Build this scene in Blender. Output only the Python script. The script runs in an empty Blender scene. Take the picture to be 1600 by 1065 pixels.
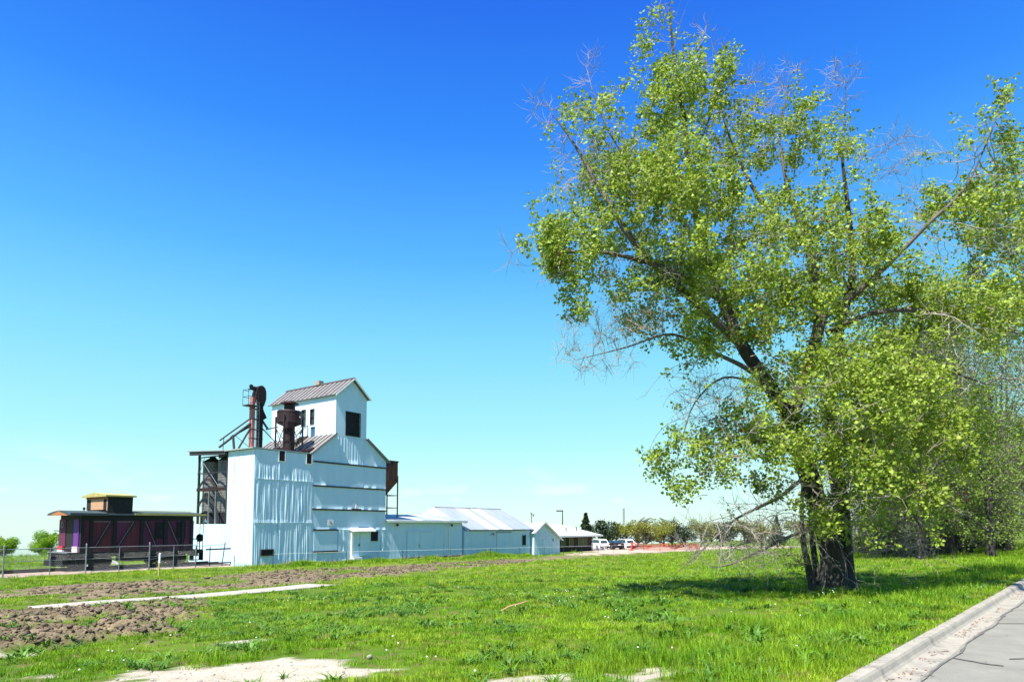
import bpy, math, random
import numpy as np
from mathutils import Vector

random.seed(7)
rng = np.random.default_rng(7)
C = bpy.context.scene.collection
SC = bpy.context.scene
R = math.radians

# ------------------------------------------------------------------ camera, sky, sun, exposure
EYE = 1.75
cam_d = bpy.data.cameras.new('camera')
cam = bpy.data.objects.new('camera', cam_d)
C.objects.link(cam)
SC.camera = cam
cam.location = (0, 0, EYE)
cam.rotation_euler = (R(90 + 3.9), 0, 0)
cam_d.sensor_width = 36
cam_d.lens = 36 * 1016 / 1600
cam_d.shift_y = (751 - 532.5) / 1600
cam_d.clip_start = 0.1
cam_d.clip_end = 9000

# elevator frame: A runs along its front, B goes into the building
AZ = math.atan2(731, 1018.4)
A = np.array([math.sin(AZ), math.cos(AZ)])
B = np.array([-A[1], A[0]])
ROT = math.atan2(A[1], A[0])

SUN_EL = R(59)
SUN_TURN = R(5.5)          # how far the sun stands in front of the elevator's front wall
sdir = -A * math.cos(SUN_TURN) - B * math.sin(SUN_TURN)
to_sun = Vector((sdir[0] * math.cos(SUN_EL), sdir[1] * math.cos(SUN_EL), math.sin(SUN_EL)))
sun_d = bpy.data.lights.new('sun', 'SUN')
sun_d.energy = 5.0
sun_d.angle = R(0.53)
sun_d.color = (1.0, 0.96, 0.88)
sun = bpy.data.objects.new('sun', sun_d)
sun.rotation_euler = to_sun.to_track_quat('Z', 'Y').to_euler()
sun.location = (0, 0, 60)
C.objects.link(sun)

W = bpy.data.worlds.new('World')
SC.world = W
W.use_nodes = True
nt = W.node_tree
nt.nodes.clear()
out = nt.nodes.new('ShaderNodeOutputWorld')
bg = nt.nodes.new('ShaderNodeBackground')
sky = nt.nodes.new('ShaderNodeTexSky')
sky.sky_type = 'NISHITA'
sky.sun_disc = False
sky.sun_elevation = SUN_EL
sky.sun_rotation = math.atan2(sdir[0], sdir[1])
sky.altitude = 1500
tc = nt.nodes.new('ShaderNodeTexCoord')
sep = nt.nodes.new('ShaderNodeSeparateXYZ')
ramp = nt.nodes.new('ShaderNodeValToRGB')
SKY_GAIN = 4.75
# clear-day gradient: pale at the horizon, deep blue overhead (position = sine of elevation)
stops = [(0.0, (0.70, 0.98, 0.88)), (0.05, (0.60, 0.98, 0.92)), (0.13, (0.40, 0.90, 0.99)),
         (0.26, (0.22, 0.72, 1.0)), (0.38, (0.088, 0.48, 1.0)), (0.52, (0.020, 0.265, 1.0)),
         (0.64, (0.006, 0.155, 0.88)), (1.0, (0.004, 0.095, 0.62))]
el = ramp.color_ramp.elements
while len(el) < len(stops):
    el.new(0.5)
for e, (p, c) in zip(el, stops):
    e.position = p
    e.color = (*c, 1)
gain = nt.nodes.new('ShaderNodeVectorMath')
gain.operation = 'SCALE'
gain.inputs['Scale'].default_value = SKY_GAIN
mixs = nt.nodes.new('ShaderNodeMix')
mixs.data_type = 'RGBA'
mixs.inputs['Factor'].default_value = 0.88
# faint low clouds
cn = nt.nodes.new('ShaderNodeTexNoise')
cn.inputs['Scale'].default_value = 9
cn.inputs['Detail'].default_value = 6
cmap = nt.nodes.new('ShaderNodeMapping')
cmap.inputs['Scale'].default_value = (1, 1, 3.2)
cr = nt.nodes.new('ShaderNodeMapRange')
cr.inputs['From Min'].default_value = 0.56
cr.inputs['From Max'].default_value = 0.74
band = nt.nodes.new('ShaderNodeValToRGB')
bel = band.color_ramp.elements
bel[0].position, bel[0].color = 0.0, (0, 0, 0, 1)
bel[1].position, bel[1].color = 0.12, (0, 0, 0, 1)
k_ = bel.new(0.035)
k_.color = (0.6, 0.6, 0.6, 1)
k2_ = bel.new(0.075)
k2_.color = (0.25, 0.25, 0.25, 1)
cm = nt.nodes.new('ShaderNodeMath')
cm.operation = 'MULTIPLY'
mixc = nt.nodes.new('ShaderNodeMix')
mixc.data_type = 'RGBA'
mixc.inputs['B'].default_value = (SKY_GAIN * 1.0, SKY_GAIN * 1.02, SKY_GAIN * 1.0, 1)
L = nt.links.new
L(tc.outputs['Generated'], sep.inputs[0])
L(sep.outputs['Z'], ramp.inputs['Fac'])
L(ramp.outputs['Color'], gain.inputs[0])
L(sky.outputs['Color'], mixs.inputs['A'])
L(gain.outputs['Vector'], mixs.inputs['B'])
L(tc.outputs['Generated'], cmap.inputs['Vector'])
L(cmap.outputs['Vector'], cn.inputs['Vector'])
L(cn.outputs['Fac'], cr.inputs['Value'])
L(sep.outputs['Z'], band.inputs['Fac'])
L(cr.outputs['Result'], cm.inputs[0])
L(band.outputs['Color'], cm.inputs[1])
L(cm.outputs['Value'], mixc.inputs['Factor'])
L(mixs.outputs['Result'], mixc.inputs['A'])
L(mixc.outputs['Result'], bg.inputs['Color'])
bg.inputs['Strength'].default_value = 0.1
L(bg.outputs['Background'], out.inputs['Surface'])

SC.view_settings.view_transform = 'Standard'
SC.view_settings.look = 'None'
SC.view_settings.exposure = 1.15
SC.view_settings.gamma = 1
SC.view_settings.use_curve_mapping = False
SC.cycles.max_bounces = 6
SC.cycles.transparent_max_bounces = 8

# ------------------------------------------------------------------ terrain height
U = np.array([.682, .7314]) / math.hypot(.682, .7314)      # along the kerb
N = np.array([-U[1], U[0]])                                # from the road into the field
P0 = np.array([3.86, 7.4])
KD = np.array([-60, -9.95, -9.6, -9.55, -.40, -.2, -.1, .02, 1, 4, 8, 15, 24, 43, 59, 85, 145, 400, 3000])
KZ = np.array([.1, .1, .09, -.3, -.3, -.25, -.1, .105, .1, -.13, -.35, -.72, -.98, -1.12, -1.3, -1.65, -4.2, -30, -330])


def sm(x, a, b):
    t = np.clip((x - a) / (b - a), 0, 1)
    return t * t * (3 - 2 * t)


def dt(x, y):
    return (x - P0[0]) * N[0] + (y - P0[1]) * N[1], (x - P0[0]) * U[0] + (y - P0[1]) * U[1]


def g(x, y):
    d, t = dt(np.asarray(x, float), np.asarray(y, float))
    return np.interp(d, KD, KZ) - sm(d, 12, 40) * np.clip(t - 8, 0, 150) * 0.012


def hash2(ix, iy, s):
    n = (ix * 374761393 + iy * 668265263 + s * 974711) & 0x7fffffff
    n = ((n ^ (n >> 13)) * 1274126177) & 0x7fffffff
    return ((n ^ (n >> 16)) & 0xffff) / 65535.0


def vnoise(x, y, s=0):
    x = np.asarray(x, float)
    y = np.asarray(y, float)
    ix = np.floor(x).astype(np.int64)
    iy = np.floor(y).astype(np.int64)
    fx = x - ix
    fy = y - iy
    fx = fx * fx * (3 - 2 * fx)
    fy = fy * fy * (3 - 2 * fy)
    a = hash2(ix, iy, s)
    b = hash2(ix + 1, iy, s)
    c = hash2(ix, iy + 1, s)
    d = hash2(ix + 1, iy + 1, s)
    return (a * (1 - fx) + b * fx) * (1 - fy) + (c * (1 - fx) + d * fx) * fy


def fbm(x, y, o=4, s=0):
    v = 0
    a = .5
    for i in range(o):
        v = v + a * vnoise(np.asarray(x) * 2 ** i + 17.3 * i, np.asarray(y) * 2 ** i - 9.1 * i, s + i)
        a *= .5
    return v / (1 - .5 ** o)


O = np.array([-18.37, 46.28])
OZ = -1.22


def to_loc(x, y):
    qx = x - O[0]
    qy = y - O[1]
    return qx * A[0] + qy * A[1], qx * B[0] + qy * B[1]


def to_world(a, b):
    return O[0] + a * A[0] + b * B[0], O[1] + a * A[1] + b * B[1]


def in_poly(x, y, poly):
    """signed distance to a polygon, positive inside"""
    x = np.asarray(x, float)
    y = np.asarray(y, float)
    ins = np.zeros(x.shape, bool)
    dist = np.full(x.shape, 1e9)
    n = len(poly)
    for i in range(n):
        x0, y0 = poly[i]
        x1, y1 = poly[(i + 1) % n]
        if y0 != y1:
            cnd = ((y0 > y) != (y1 > y)) & (x < (x1 - x0) * (y - y0) / (y1 - y0) + x0)
            ins ^= cnd
        dx, dy = x1 - x0, y1 - y0
        t = np.clip(((x - x0) * dx + (y - y0) * dy) / (dx * dx + dy * dy), 0, 1)
        dist = np.minimum(dist, np.hypot(x - x0 - t * dx, y - y0 - t * dy))
    return np.where(ins, dist, -dist)


MOUND = [(-15.6, 18.5), (-15.5, 21.0), (-13.2, 21.6), (-11.9, 23.6), (-10.6, 22.9), (-8.6, 17.2), (-6.9, 13.6),
         (-7.3, 12.7), (-8.6, 11.9), (-9.0, 10.6), (-13, 9.5), (-18, 12)]
STRIP = [(-40, -7.3), (-16.7, -7.1), (-7.2, -6.8), (2.4, -4.8), (16.7, -6.4), (30, -4.6), (57, -2.2), (75, 0), (75, -8), (60.2, -7.9),
         (25.8, -10.3), (5.4, -13.4), (-7.4, -15.8), (-19.1, -15.3), (-40, -14)]
SANDS = [(-3.3, 9.0, 1.7, .60), (-2.9, 9.75, .75, .28), (.0, 7.9, 2.0, .56), (1.6, 7.7, .7, .22), (-4.7, 12.2, .6, .2),
         (-6.7, 9.45, .5, .12), (-5.6, 10.6, .45, .12), (-8.6, 11.3, .7, .2), (-4.8, 8.3, .8, .25)]
CURBLINE = [(-18.6, -16.35), (-13.8, -17.85), (-9.0, -17.7), (-7.6, -17.35)]


def path_dist(a, b):
    d = np.full(np.shape(a), 1e9)
    for (x0, y0), (x1, y1) in zip(CURBLINE[:-1], CURBLINE[1:]):
        dx, dy = x1 - x0, y1 - y0
        t = np.clip(((a - x0) * dx + (b - y0) * dy) / (dx * dx + dy * dy), 0, 1)
        d = np.minimum(d, np.hypot(a - x0 - t * dx, b - y0 - t * dy))
    return d


def zones(x, y):
    """bare-earth masks of the ground: dug dirt, sand, gravel"""
    x = np.asarray(x, float)
    y = np.asarray(y, float)
    a, b = to_loc(x, y)
    d, t = dt(x, y)
    n = fbm(x * .9, y * .9, 4, 3) - .5
    n2 = fbm(x * 2.3, y * 2.3, 3, 11) - .5
    mound = sm(in_poly(x, y, MOUND) + n * 2.2 + n2 * .9, -.15, .35)
    # green weeds that came through the mound
    mound = mound * (1 - sm(fbm(x * .55, y * .8, 3, 21), .60, .68) * .85)
    strip = sm(in_poly(a, b, STRIP) + n * 2.6 + n2, -.3, .5)
    strip = strip * (1 - sm(fbm(a * .22, b * .5, 3, 41), .62, .7) * .8)
    clear = sm(path_dist(a, b) + n2 * .9, .65, 1.2)
    mound = mound * clear
    dirt = np.maximum(mound, strip)
    sand = np.zeros(x.shape)
    for cx, cy, rx, ry in SANDS:
        q = np.hypot((x - cx) / rx, (y - cy) / ry)
        sand = np.maximum(sand, sm(1.05 - q + n * 1.9 + n2 * 1.6 + (fbm(x * 7, y * 7, 3, 13) - .5) * .9, 0, .3))
    # gravel: track bed, yard round the far cars
    gr = np.maximum(sm(b - 1.6 + n * .8, 0, .5) * sm(6.6 - b + n, 0, .6) * sm(-.2 - a, 0, .5),
                    sm(in_poly(a, b, [(34, -4), (46, -6), (60, -6.5), (80, -8), (120, -14), (120, 14), (75, 22), (60, 14), (56, 3), (40, -1)]) + n * 3, 0, 1))
    return dirt, sand, gr, mound


# ------------------------------------------------------------------ mesh helpers
class MB:
    def __init__(s):
        s.v = []
        s.f = []
        s.smooth = False

    def add(s, vs, fs):
        o = len(s.v)
        s.v += [tuple(map(float, p)) for p in vs]
        s.f += [tuple(o + i for i in f) for f in fs]
        return s

    def box(s, a0, a1, b0, b1, z0, z1):
        vs = [(a, b, z) for z in (z0, z1) for b in (b0, b1) for a in (a0, a1)]
        return s.add(vs, [(0, 2, 3, 1), (4, 5, 7, 6), (0, 1, 5, 4), (1, 3, 7, 5), (3, 2, 6, 7), (2, 0, 4, 6)])

    def hexa(s, p):   # 8 points: bottom 4 ccw, top 4 ccw
        return s.add(p, [(3, 2, 1, 0), (4, 5, 6, 7), (0, 1, 5, 4), (1, 2, 6, 5), (2, 3, 7, 6), (3, 0, 4, 7)])

    def bar(s, p, q, w, h=None, up=(0, 0, 1)):
        h = h or w
        p = Vector(p)
        q = Vector(q)
        d = (q - p).normalized()
        u = Vector(up)
        if abs(d.dot(u)) > .97:
            u = Vector((1, 0, 0))
        x = d.cross(u).normalized() * (w / 2)
        y = x.cross(d).normalized() * (h / 2)
        return s.hexa([p - x - y, p + x - y, p + x + y, p - x + y, q - x - y, q + x - y, q + x + y, q - x + y])

    def tube(s, pts, r, n=6, caps=True):
        pts = [Vector(p) for p in pts]
        rs = r if hasattr(r, '__len__') else [r] * len(pts)
        vs = []
        pu = None
        for i, p in enumerate(pts):
            d = (pts[min(i + 1, len(pts) - 1)] - pts[max(i - 1, 0)])
            if d.length < 1e-9:
                d = Vector((0, 0, 1))
            d.normalize()
            if pu is None:
                u = Vector((1, 0, 0)) if abs(d.x) < .8 else Vector((0, 1, 0))
            else:
                u = pu
            u = (u - d * u.dot(d)).normalized()
            pu = u
            w = d.cross(u)
            for k in range(n):
                an = 2 * math.pi * k / n
                vs.append(p + (u * math.cos(an) + w * math.sin(an)) * rs[i])
        fs = []
        for i in range(len(pts) - 1):
            for k in range(n):
                fs.append((i * n + k, i * n + (k + 1) % n, (i + 1) * n + (k + 1) % n, (i + 1) * n + k))
        if caps:
            fs.append(tuple(range(n - 1, -1, -1)))
            fs.append(tuple((len(pts) - 1) * n + k for k in range(n)))
        return s.add(vs, fs)

    def lathe(s, c, prof, n=20):
        """prof: (radius, z) from bottom to top round a vertical axis at c"""
        vs = [(c[0] + r * math.cos(2 * math.pi * k / n), c[1] + r * math.sin(2 * math.pi * k / n), c[2] + z) for r, z in prof for k in range(n)]
        fs = [(i * n + k, i * n + (k + 1) % n, (i + 1) * n + (k + 1) % n, (i + 1) * n + k) for i in range(len(prof) - 1) for k in range(n)]
        fs += [tuple(range(n - 1, -1, -1)), tuple((len(prof) - 1) * n + k for k in range(n))]
        return s.add(vs, fs)

    def disc(s, c, axis, r, h, n=16):
        c = Vector(c)
        ax = Vector(axis).normalized()
        return s.tube([c - ax * h / 2, c + ax * h / 2], r, n)

    def prism(s, poly, b0, b1):
        """polygon in (a, z), extruded along b"""
        n = len(poly)
        vs = [(a, b0, z) for a, z in poly] + [(a, b1, z) for a, z in poly]
        return s.add(vs, [tuple(range(n)), tuple(range(2 * n - 1, n - 1, -1))] + [(i, i + n, (i + 1) % n + n, (i + 1) % n) for i in range(n)])

    def prism_a(s, poly, a0, a1):
        """polygon in (b, z), extruded along a"""
        n = len(poly)
        vs = [(a0, b, z) for b, z in poly] + [(a1, b, z) for b, z in poly]
        return s.add(vs, [tuple(range(n - 1, -1, -1)), tuple(range(n, 2 * n))] + [((i + 1) % n, (i + 1) % n + n, i + n, i) for i in range(n)])

    def grid(s, fn, nu, nv):
        vs = [fn(i / nu, j / nv) for j in range(nv + 1) for i in range(nu + 1)]
        return s.add(vs, [(j * (nu + 1) + i, j * (nu + 1) + i + 1, (j + 1) * (nu + 1) + i + 1, (j + 1) * (nu + 1) + i) for j in range(nv) for i in range(nu)])

    def mesh(s, name, off=(0, 0, 0)):
        me = bpy.data.meshes.new(name)
        o = off
        me.from_pydata([(x - o[0], y - o[1], z - o[2]) for x, y, z in s.v], [], s.f)
        if s.smooth:
            me.polygons.foreach_set('use_smooth', [True] * len(me.polygons))
        me.update()
        return me


def np_mesh(name, v, f, smooth=False):
    """v (n,3); f (m,k) all of one size"""
    v = np.ascontiguousarray(v, np.float32)
    f = np.ascontiguousarray(f, np.int32)
    me = bpy.data.meshes.new(name)
    me.vertices.add(len(v))
    me.vertices.foreach_set('co', v.ravel())
    k = f.shape[1]
    me.loops.add(f.size)
    me.loops.foreach_set('vertex_index', f.ravel())
    me.polygons.add(len(f))
    me.polygons.foreach_set('loop_start', np.arange(len(f), dtype=np.int32) * k)
    me.polygons.foreach_set('loop_total', np.full(len(f), k, np.int32))
    if smooth:
        me.polygons.foreach_set('use_smooth', np.ones(len(f), bool))
    me.update(calc_edges=True)
    return me


def tag(o, label=None, cat=None, group=None, kind=None):
    for k, v in (('label', label), ('category', cat), ('group', group), ('kind', kind)):
        if v:
            o[k] = v
    return o


def link(name, me, m, parent=None):
    o = bpy.data.objects.new(name, me)
    C.objects.link(o)
    if m is not None and not me.materials:
        me.materials.append(m)
    if parent is not None:
        o.parent = parent
    return o


class Thing:
    """a thing standing in the elevator's frame; parts are given in frame coordinates"""
    def __init__(s, name, label, cat, base, group=None):
        s.base = base
        s.o = bpy.data.objects.new(name, None)
        s.o.empty_display_size = .3
        C.objects.link(s.o)
        x, y = to_world(base[0], base[1])
        s.o.location = (x, y, OZ + base[2])
        s.o.rotation_euler = (0, 0, ROT)
        tag(s.o, label, cat, group)

    def part(s, name, mb, m, parent=None, kind=None, label=None):
        o = link(name, mb.mesh(name, s.base), m, parent or s.o)
        if kind:
            o['kind'] = kind
        if label:
            o['label'] = label
        return o


def wthing(name, label, cat, loc, rz=0, group=None):
    o = bpy.data.objects.new(name, None)
    C.objects.link(o)
    o.location = loc
    o.rotation_euler = (0, 0, rz)
    return tag(o, label, cat, group)


def copy_tree(o, parent=None):
    c = o.copy()
    C.objects.link(c)
    if parent is not None:
        c.parent = parent
    for ch in list(o.children):
        copy_tree(ch, c)
    return c


# ------------------------------------------------------------------ materials
def mat(name, col, col2=None, scale=4., rough=.8, metal=0., bump=0., bscale=None, stretch=(1, 1, 1), spec=.3, trans=0.,
        contrast=(.35, .65), island=0., place=False, inst=0., third=None, third_scale=1.5, third_range=(.58, .7)):
    m = bpy.data.materials.new(name)
    m.use_nodes = True
    t = m.node_tree
    p = t.nodes['Principled BSDF']
    p.inputs['Roughness'].default_value = rough
    p.inputs['Metallic'].default_value = metal
    p.inputs['Specular IOR Level'].default_value = spec
    co = t.nodes.new('ShaderNodeTexCoord')
    mp = t.nodes.new('ShaderNodeMapping')
    mp.inputs['Scale'].default_value = stretch
    if place:
        gp = t.nodes.new('ShaderNodeNewGeometry')
        t.links.new(gp.outputs['Position'], mp.inputs['Vector'])
    else:
        t.links.new(co.outputs['Object'], mp.inputs['Vector'])
    colout = None
    if col2 is not None:
        n = t.nodes.new('ShaderNodeTexNoise')
        n.inputs['Scale'].default_value = scale
        n.inputs['Detail'].default_value = 7
        n.inputs['Roughness'].default_value = .65
        t.links.new(mp.outputs['Vector'], n.inputs['Vector'])
        rr = t.nodes.new('ShaderNodeMapRange')
        rr.inputs['From Min'].default_value, rr.inputs['From Max'].default_value = contrast
        t.links.new(n.outputs['Fac'], rr.inputs['Value'])
        mx = t.nodes.new('ShaderNodeMix')
        mx.data_type = 'RGBA'
        mx.inputs['A'].default_value = (*col, 1)
        mx.inputs['B'].default_value = (*col2, 1)
        t.links.new(rr.outputs['Result'], mx.inputs['Factor'])
        colout = mx.outputs['Result']
    if third is not None:
        n3 = t.nodes.new('ShaderNodeTexNoise')
        n3.inputs['Scale'].default_value = third_scale
        n3.inputs['Detail'].default_value = 8
        n3.inputs['Roughness'].default_value = .7
        t.links.new(mp.outputs['Vector'], n3.inputs['Vector'])
        r3 = t.nodes.new('ShaderNodeMapRange')
        r3.inputs['From Min'].default_value, r3.inputs['From Max'].default_value = third_range
        t.links.new(n3.outputs['Fac'], r3.inputs['Value'])
        m3 = t.nodes.new('ShaderNodeMix')
        m3.data_type = 'RGBA'
        if colout is not None:
            t.links.new(colout, m3.inputs['A'])
        else:
            m3.inputs['A'].default_value = (*col, 1)
        m3.inputs['B'].default_value = (*third, 1)
        t.links.new(r3.outputs['Result'], m3.inputs['Factor'])
        colout = m3.outputs['Result']
    if island:
        ge = t.nodes.new('ShaderNodeNewGeometry')
        ri = t.nodes.new('ShaderNodeMapRange')
        ri.inputs['To Min'].default_value = 1 - island
        ri.inputs['To Max'].default_value = 1 + island
        t.links.new(ge.outputs['Random Per Island'], ri.inputs['Value'])
        hs = t.nodes.new('ShaderNodeHueSaturation')
        if colout is not None:
            t.links.new(colout, hs.inputs['Color'])
        else:
            hs.inputs['Color'].default_value = (*col, 1)
        t.links.new(ri.outputs['Result'], hs.inputs['Value'])
        colout = hs.outputs['Color']
    if inst:
        oi = t.nodes.new('ShaderNodeObjectInfo')
        ri = t.nodes.new('ShaderNodeMapRange')
        ri.inputs['To Min'].default_value = 1 - inst
        ri.inputs['To Max'].default_value = 1 + inst * .7
        t.links.new(oi.outputs['Random'], ri.inputs['Value'])
        hs = t.nodes.new('ShaderNodeHueSaturation')
        t.links.new(colout, hs.inputs['Color'])
        t.links.new(ri.outputs['Result'], hs.inputs['Value'])
        colout = hs.outputs['Color']
    if colout is None:
        p.inputs['Base Color'].default_value = (*col, 1)
    else:
        t.links.new(colout, p.inputs['Base Color'])
    if bump:
        nb = t.nodes.new('ShaderNodeTexNoise')
        nb.inputs['Scale'].default_value = bscale or scale * 4
        nb.inputs['Detail'].default_value = 6
        t.links.new(mp.outputs['Vector'], nb.inputs['Vector'])
        bp = t.nodes.new('ShaderNodeBump')
        bp.inputs['Strength'].default_value = bump
        bp.inputs['Distance'].default_value = .05
        t.links.new(nb.outputs['Fac'], bp.inputs['Height'])
        t.links.new(bp.outputs['Normal'], p.inputs['Normal'])
    if trans:
        tr = t.nodes.new('ShaderNodeBsdfTranslucent')
        if colout is None:
            tr.inputs['Color'].default_value = (*col, 1)
        else:
            t.links.new(colout, tr.inputs['Color'])
        ms = t.nodes.new('ShaderNodeMixShader')
        ms.inputs['Fac'].default_value = trans
        t.links.new(p.outputs['BSDF'], ms.inputs[1])
        t.links.new(tr.outputs['BSDF'], ms.inputs[2])
        t.links.new(ms.outputs['Shader'], t.nodes['Material Output'].inputs['Surface'])
    return m


M = {}
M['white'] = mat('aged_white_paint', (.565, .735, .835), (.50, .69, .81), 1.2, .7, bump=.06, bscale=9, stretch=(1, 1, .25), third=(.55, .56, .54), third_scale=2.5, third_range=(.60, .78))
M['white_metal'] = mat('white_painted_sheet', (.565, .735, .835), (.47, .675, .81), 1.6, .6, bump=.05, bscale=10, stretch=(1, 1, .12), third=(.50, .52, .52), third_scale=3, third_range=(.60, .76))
M['white_trim'] = mat('white_trim', (.82, .83, .80), (.70, .71, .70), 4, .6)
M['roof_rust'] = mat('weathered_roof_sheet', (.185, .178, .172), (.25, .24, .23), 1.6, .55, .25, bump=.06, third=(.20, .12, .08), third_scale=1.2, third_range=(.55, .75))
M['roof_seam'] = mat('roof_seam', (.10, .075, .07), (.06, .05, .05), 3, .6, .2)
M['roof_white'] = mat('pale_roof_sheet', (.36, .40, .40), (.29, .33, .34), .8, .5, .15, stretch=(1, .3, 1), third=(.24, .22, .2), third_scale=1.2, third_range=(.58, .74))
M['roof_bright'] = mat('new_roof_sheet', (.58, .60, .58), (.50, .52, .52), 1.2, .45, .1)
M['black'] = mat('dark_opening', (.010, .010, .011), (.022, .022, .024), 2, .9)
M['dark_trim'] = mat('dark_ledge', (.025, .035, .035), (.045, .05, .045), 6, .7)
M['concrete'] = mat('concrete', (.33, .305, .25), (.25, .235, .20), 3, .9, bump=.15, bscale=40, third=(.13, .12, .105), third_scale=1.6, third_range=(.54, .72))
M['path'] = mat('pale_concrete', (.39, .36, .31), (.30, .275, .23), 2, .9, bump=.1, bscale=40, third=(.30, .25, .19), third_scale=1.7, third_range=(.56, .7))
M['foundation'] = mat('foundation', (.055, .055, .055), (.085, .08, .075), 3, .9, bump=.1)
M['rust'] = mat('dark_rusty_steel', (.038, .015, .017), (.022, .014, .016), 2.5, .6, .2, bump=.08, third=(.12, .045, .03), third_scale=2.4, third_range=(.6, .75))
M['rust_red'] = mat('faded_red_steel', (.34, .10, .09), (.40, .19, .17), 3, .55, .1, bump=.04, third=(.20, .06, .05), third_scale=2, third_range=(.58, .72))
M['steel_dark'] = mat('dark_steel', (.028, .026, .030), (.05, .045, .048), 5, .6, .3)
M['steel_grey'] = mat('galvanised_steel', (.30, .31, .32), (.22, .23, .25), 8, .5, .5)
M['galv'] = mat('weathered_silo_sheet', (.20, .20, .19), (.12, .12, .12), 2.2, .6, .3, stretch=(1, 1, .3), bump=.05)
M['wood_dark'] = mat('dark_weathered_timber', (.045, .035, .03), (.08, .06, .05), 6, .85, stretch=(1, 1, .2))
M['glass'] = mat('window_glass', (.03, .045, .05), rough=.08, spec=.6)
M['maroon'] = mat('faded_maroon_boards', (.14, .026, .036), (.10, .020, .034), 1.3, .7, stretch=(1, 1, .3), third=(.13, .024, .07), third_scale=.5, third_range=(.45, .6))
M['purple'] = mat('faded_purple_boards', (.12, .035, .21), (.085, .025, .16), 2, .65, stretch=(1, 1, .3))
M['purple_dark'] = mat('dark_purple_boards', (.125, .024, .068), (.09, .018, .05), 1.2, .7, stretch=(1, 1, .3))
M['cab_black'] = mat('caboose_black', (.012, .012, .013), (.02, .018, .018), 4, .7)
M['yellow'] = mat('faded_yellow_paint', (.44, .38, .13), (.32, .28, .10), 3, .6, third=(.25, .22, .1), third_scale=3, third_range=(.6, .75))
M['orange_wood'] = mat('bare_orange_wood', (.40, .17, .06), (.26, .10, .04), 5, .75, stretch=(1, 1, 4))
M['pale_wood'] = mat('bare_pale_wood', (.56, .36, .22), (.42, .22, .12), 6, .75, stretch=(1, 1, 5), bump=.1)
M['red_paint'] = mat('red_paint', (.50, .03, .035), (.40, .02, .03), 4, .6)
M['red_rail'] = mat('orange_red_paint', (.55, .09, .04), (.42, .06, .03), 4, .6)
M['roof_blue'] = mat('slate_blue_roof', (.05, .075, .085), (.035, .05, .06), 3, .7)
M['brick_dark'] = mat('dark_brown_siding', (.030, .024, .022), (.045, .035, .03), 3, .85)
M['asphalt'] = mat('asphalt', (.225, .22, .185), (.18, .176, .15), 1.6, .92, bump=.25, bscale=90, third=(.09, .09, .088), third_scale=60, third_range=(.6, .66))
M['tar'] = mat('crack_tar', (.085, .084, .078), (.13, .128, .115), 20, .9)
M['bark'] = mat('cottonwood_bark', (.032, .029, .027), (.065, .058, .052), 7, .95, bump=.9, bscale=16, stretch=(1, 1, .28))
M['limb_bark'] = mat('limb_bark', (.16, .14, .12), (.07, .06, .055), 3, .9, bump=.4, bscale=18, stretch=(1, 1, .4))
M['twig'] = mat('twig_bark', (.40, .36, .31), (.22, .19, .165), 1.5, .85)
M['twig_grey'] = mat('grey_twig_bark', (.135, .12, .112), (.06, .054, .05), .8, .9)
M['leaf'] = mat('cottonwood_leaf', (.37, .465, .062), (.205, .30, .032), .9, .5, trans=.42, island=.35, spec=.35)
M['leaf_dull'] = mat('grove_leaf', (.22, .31, .045), (.14, .21, .035), .5, .6, trans=.35, island=.35)
M['catkin'] = mat('catkin', (.22, .25, .06), (.17, .19, .06), 2, .8, trans=.2, island=.2)
M['dead_leaf'] = mat('dead_leaf', (.30, .15, .08), (.19, .09, .05), 3, .8, trans=.2, island=.3)
M['grass'] = mat('grass_blade', (.12, .28, .006), (.29, .42, .014), .45, .55, trans=.35, island=.38, inst=.45, spec=.3, place=True, third=(.30, .26, .07), third_scale=1.1, third_range=(.55, .68))
M['weed'] = mat('broad_weed_leaf', (.055, .15, .012), (.10, .20, .02), .8, .5, trans=.25, island=.3, inst=.3, place=True)
M['grass_tall'] = mat('tall_grass_blade', (.11, .27, .006), (.26, .40, .016), .7, .55, trans=.35, island=.4, inst=.35, place=True)
M['straw'] = mat('dry_stalk', (.42, .34, .18), (.30, .24, .12), 3, .8, island=.2)
M['clod'] = mat('earth_clod', (.15, .118, .075), (.085, .065, .044), 2.5, .95, bump=.4, bscale=20, island=.35)
M['pebble'] = mat('pebble', (.36, .33, .29), (.24, .22, .2), 4, .9, island=.3)
M['puff'] = mat('dandelion_head', (.75, .75, .68), rough=.9)
M['rail'] = mat('rusty_rail', (.03, .022, .02), (.05, .035, .03), 4, .6, .3)
M['sleeper'] = mat('tarred_sleeper', (.035, .028, .024), (.06, .05, .04), 5, .9)
M['car_white'] = mat('white_car_paint', (.80, .80, .80), rough=.25, spec=.5)
M['car_dark'] = mat('dark_car_paint', (.012, .02, .022), rough=.2, spec=.6)
M['tyre'] = mat('tyre_rubber', (.012, .012, .012), rough=.85)
M['rim'] = mat('wheel_rim', (.45, .46, .47), rough=.35, metal=.8)
M['tail'] = mat('tail_light', (.35, .01, .01), rough=.2)
M['tree_green'] = mat('spring_leaf', (.26, .43, .025), (.17, .33, .02), .4, .6, trans=.45, island=.3)
M['tree_olive'] = mat('olive_leaf', (.33, .36, .06), (.23, .27, .05), .4, .6, trans=.45, island=.35)
M['tree_bronze'] = mat('bronze_leaf', (.34, .35, .06), (.25, .26, .05), .4, .6, trans=.45, island=.35)
M['needle'] = mat('spruce_needle', (.030, .055, .018), (.018, .035, .014), .6, .7, trans=.1, island=.4)
M['rubble'] = mat('reddish_rubble', (.34, .21, .15), (.23, .13, .10), 1.5, .95, bump=.4, bscale=6)
M['net'] = mat('orange_barrier_net', (.42, .07, .05), (.32, .05, .05), 2, .7)
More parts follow.
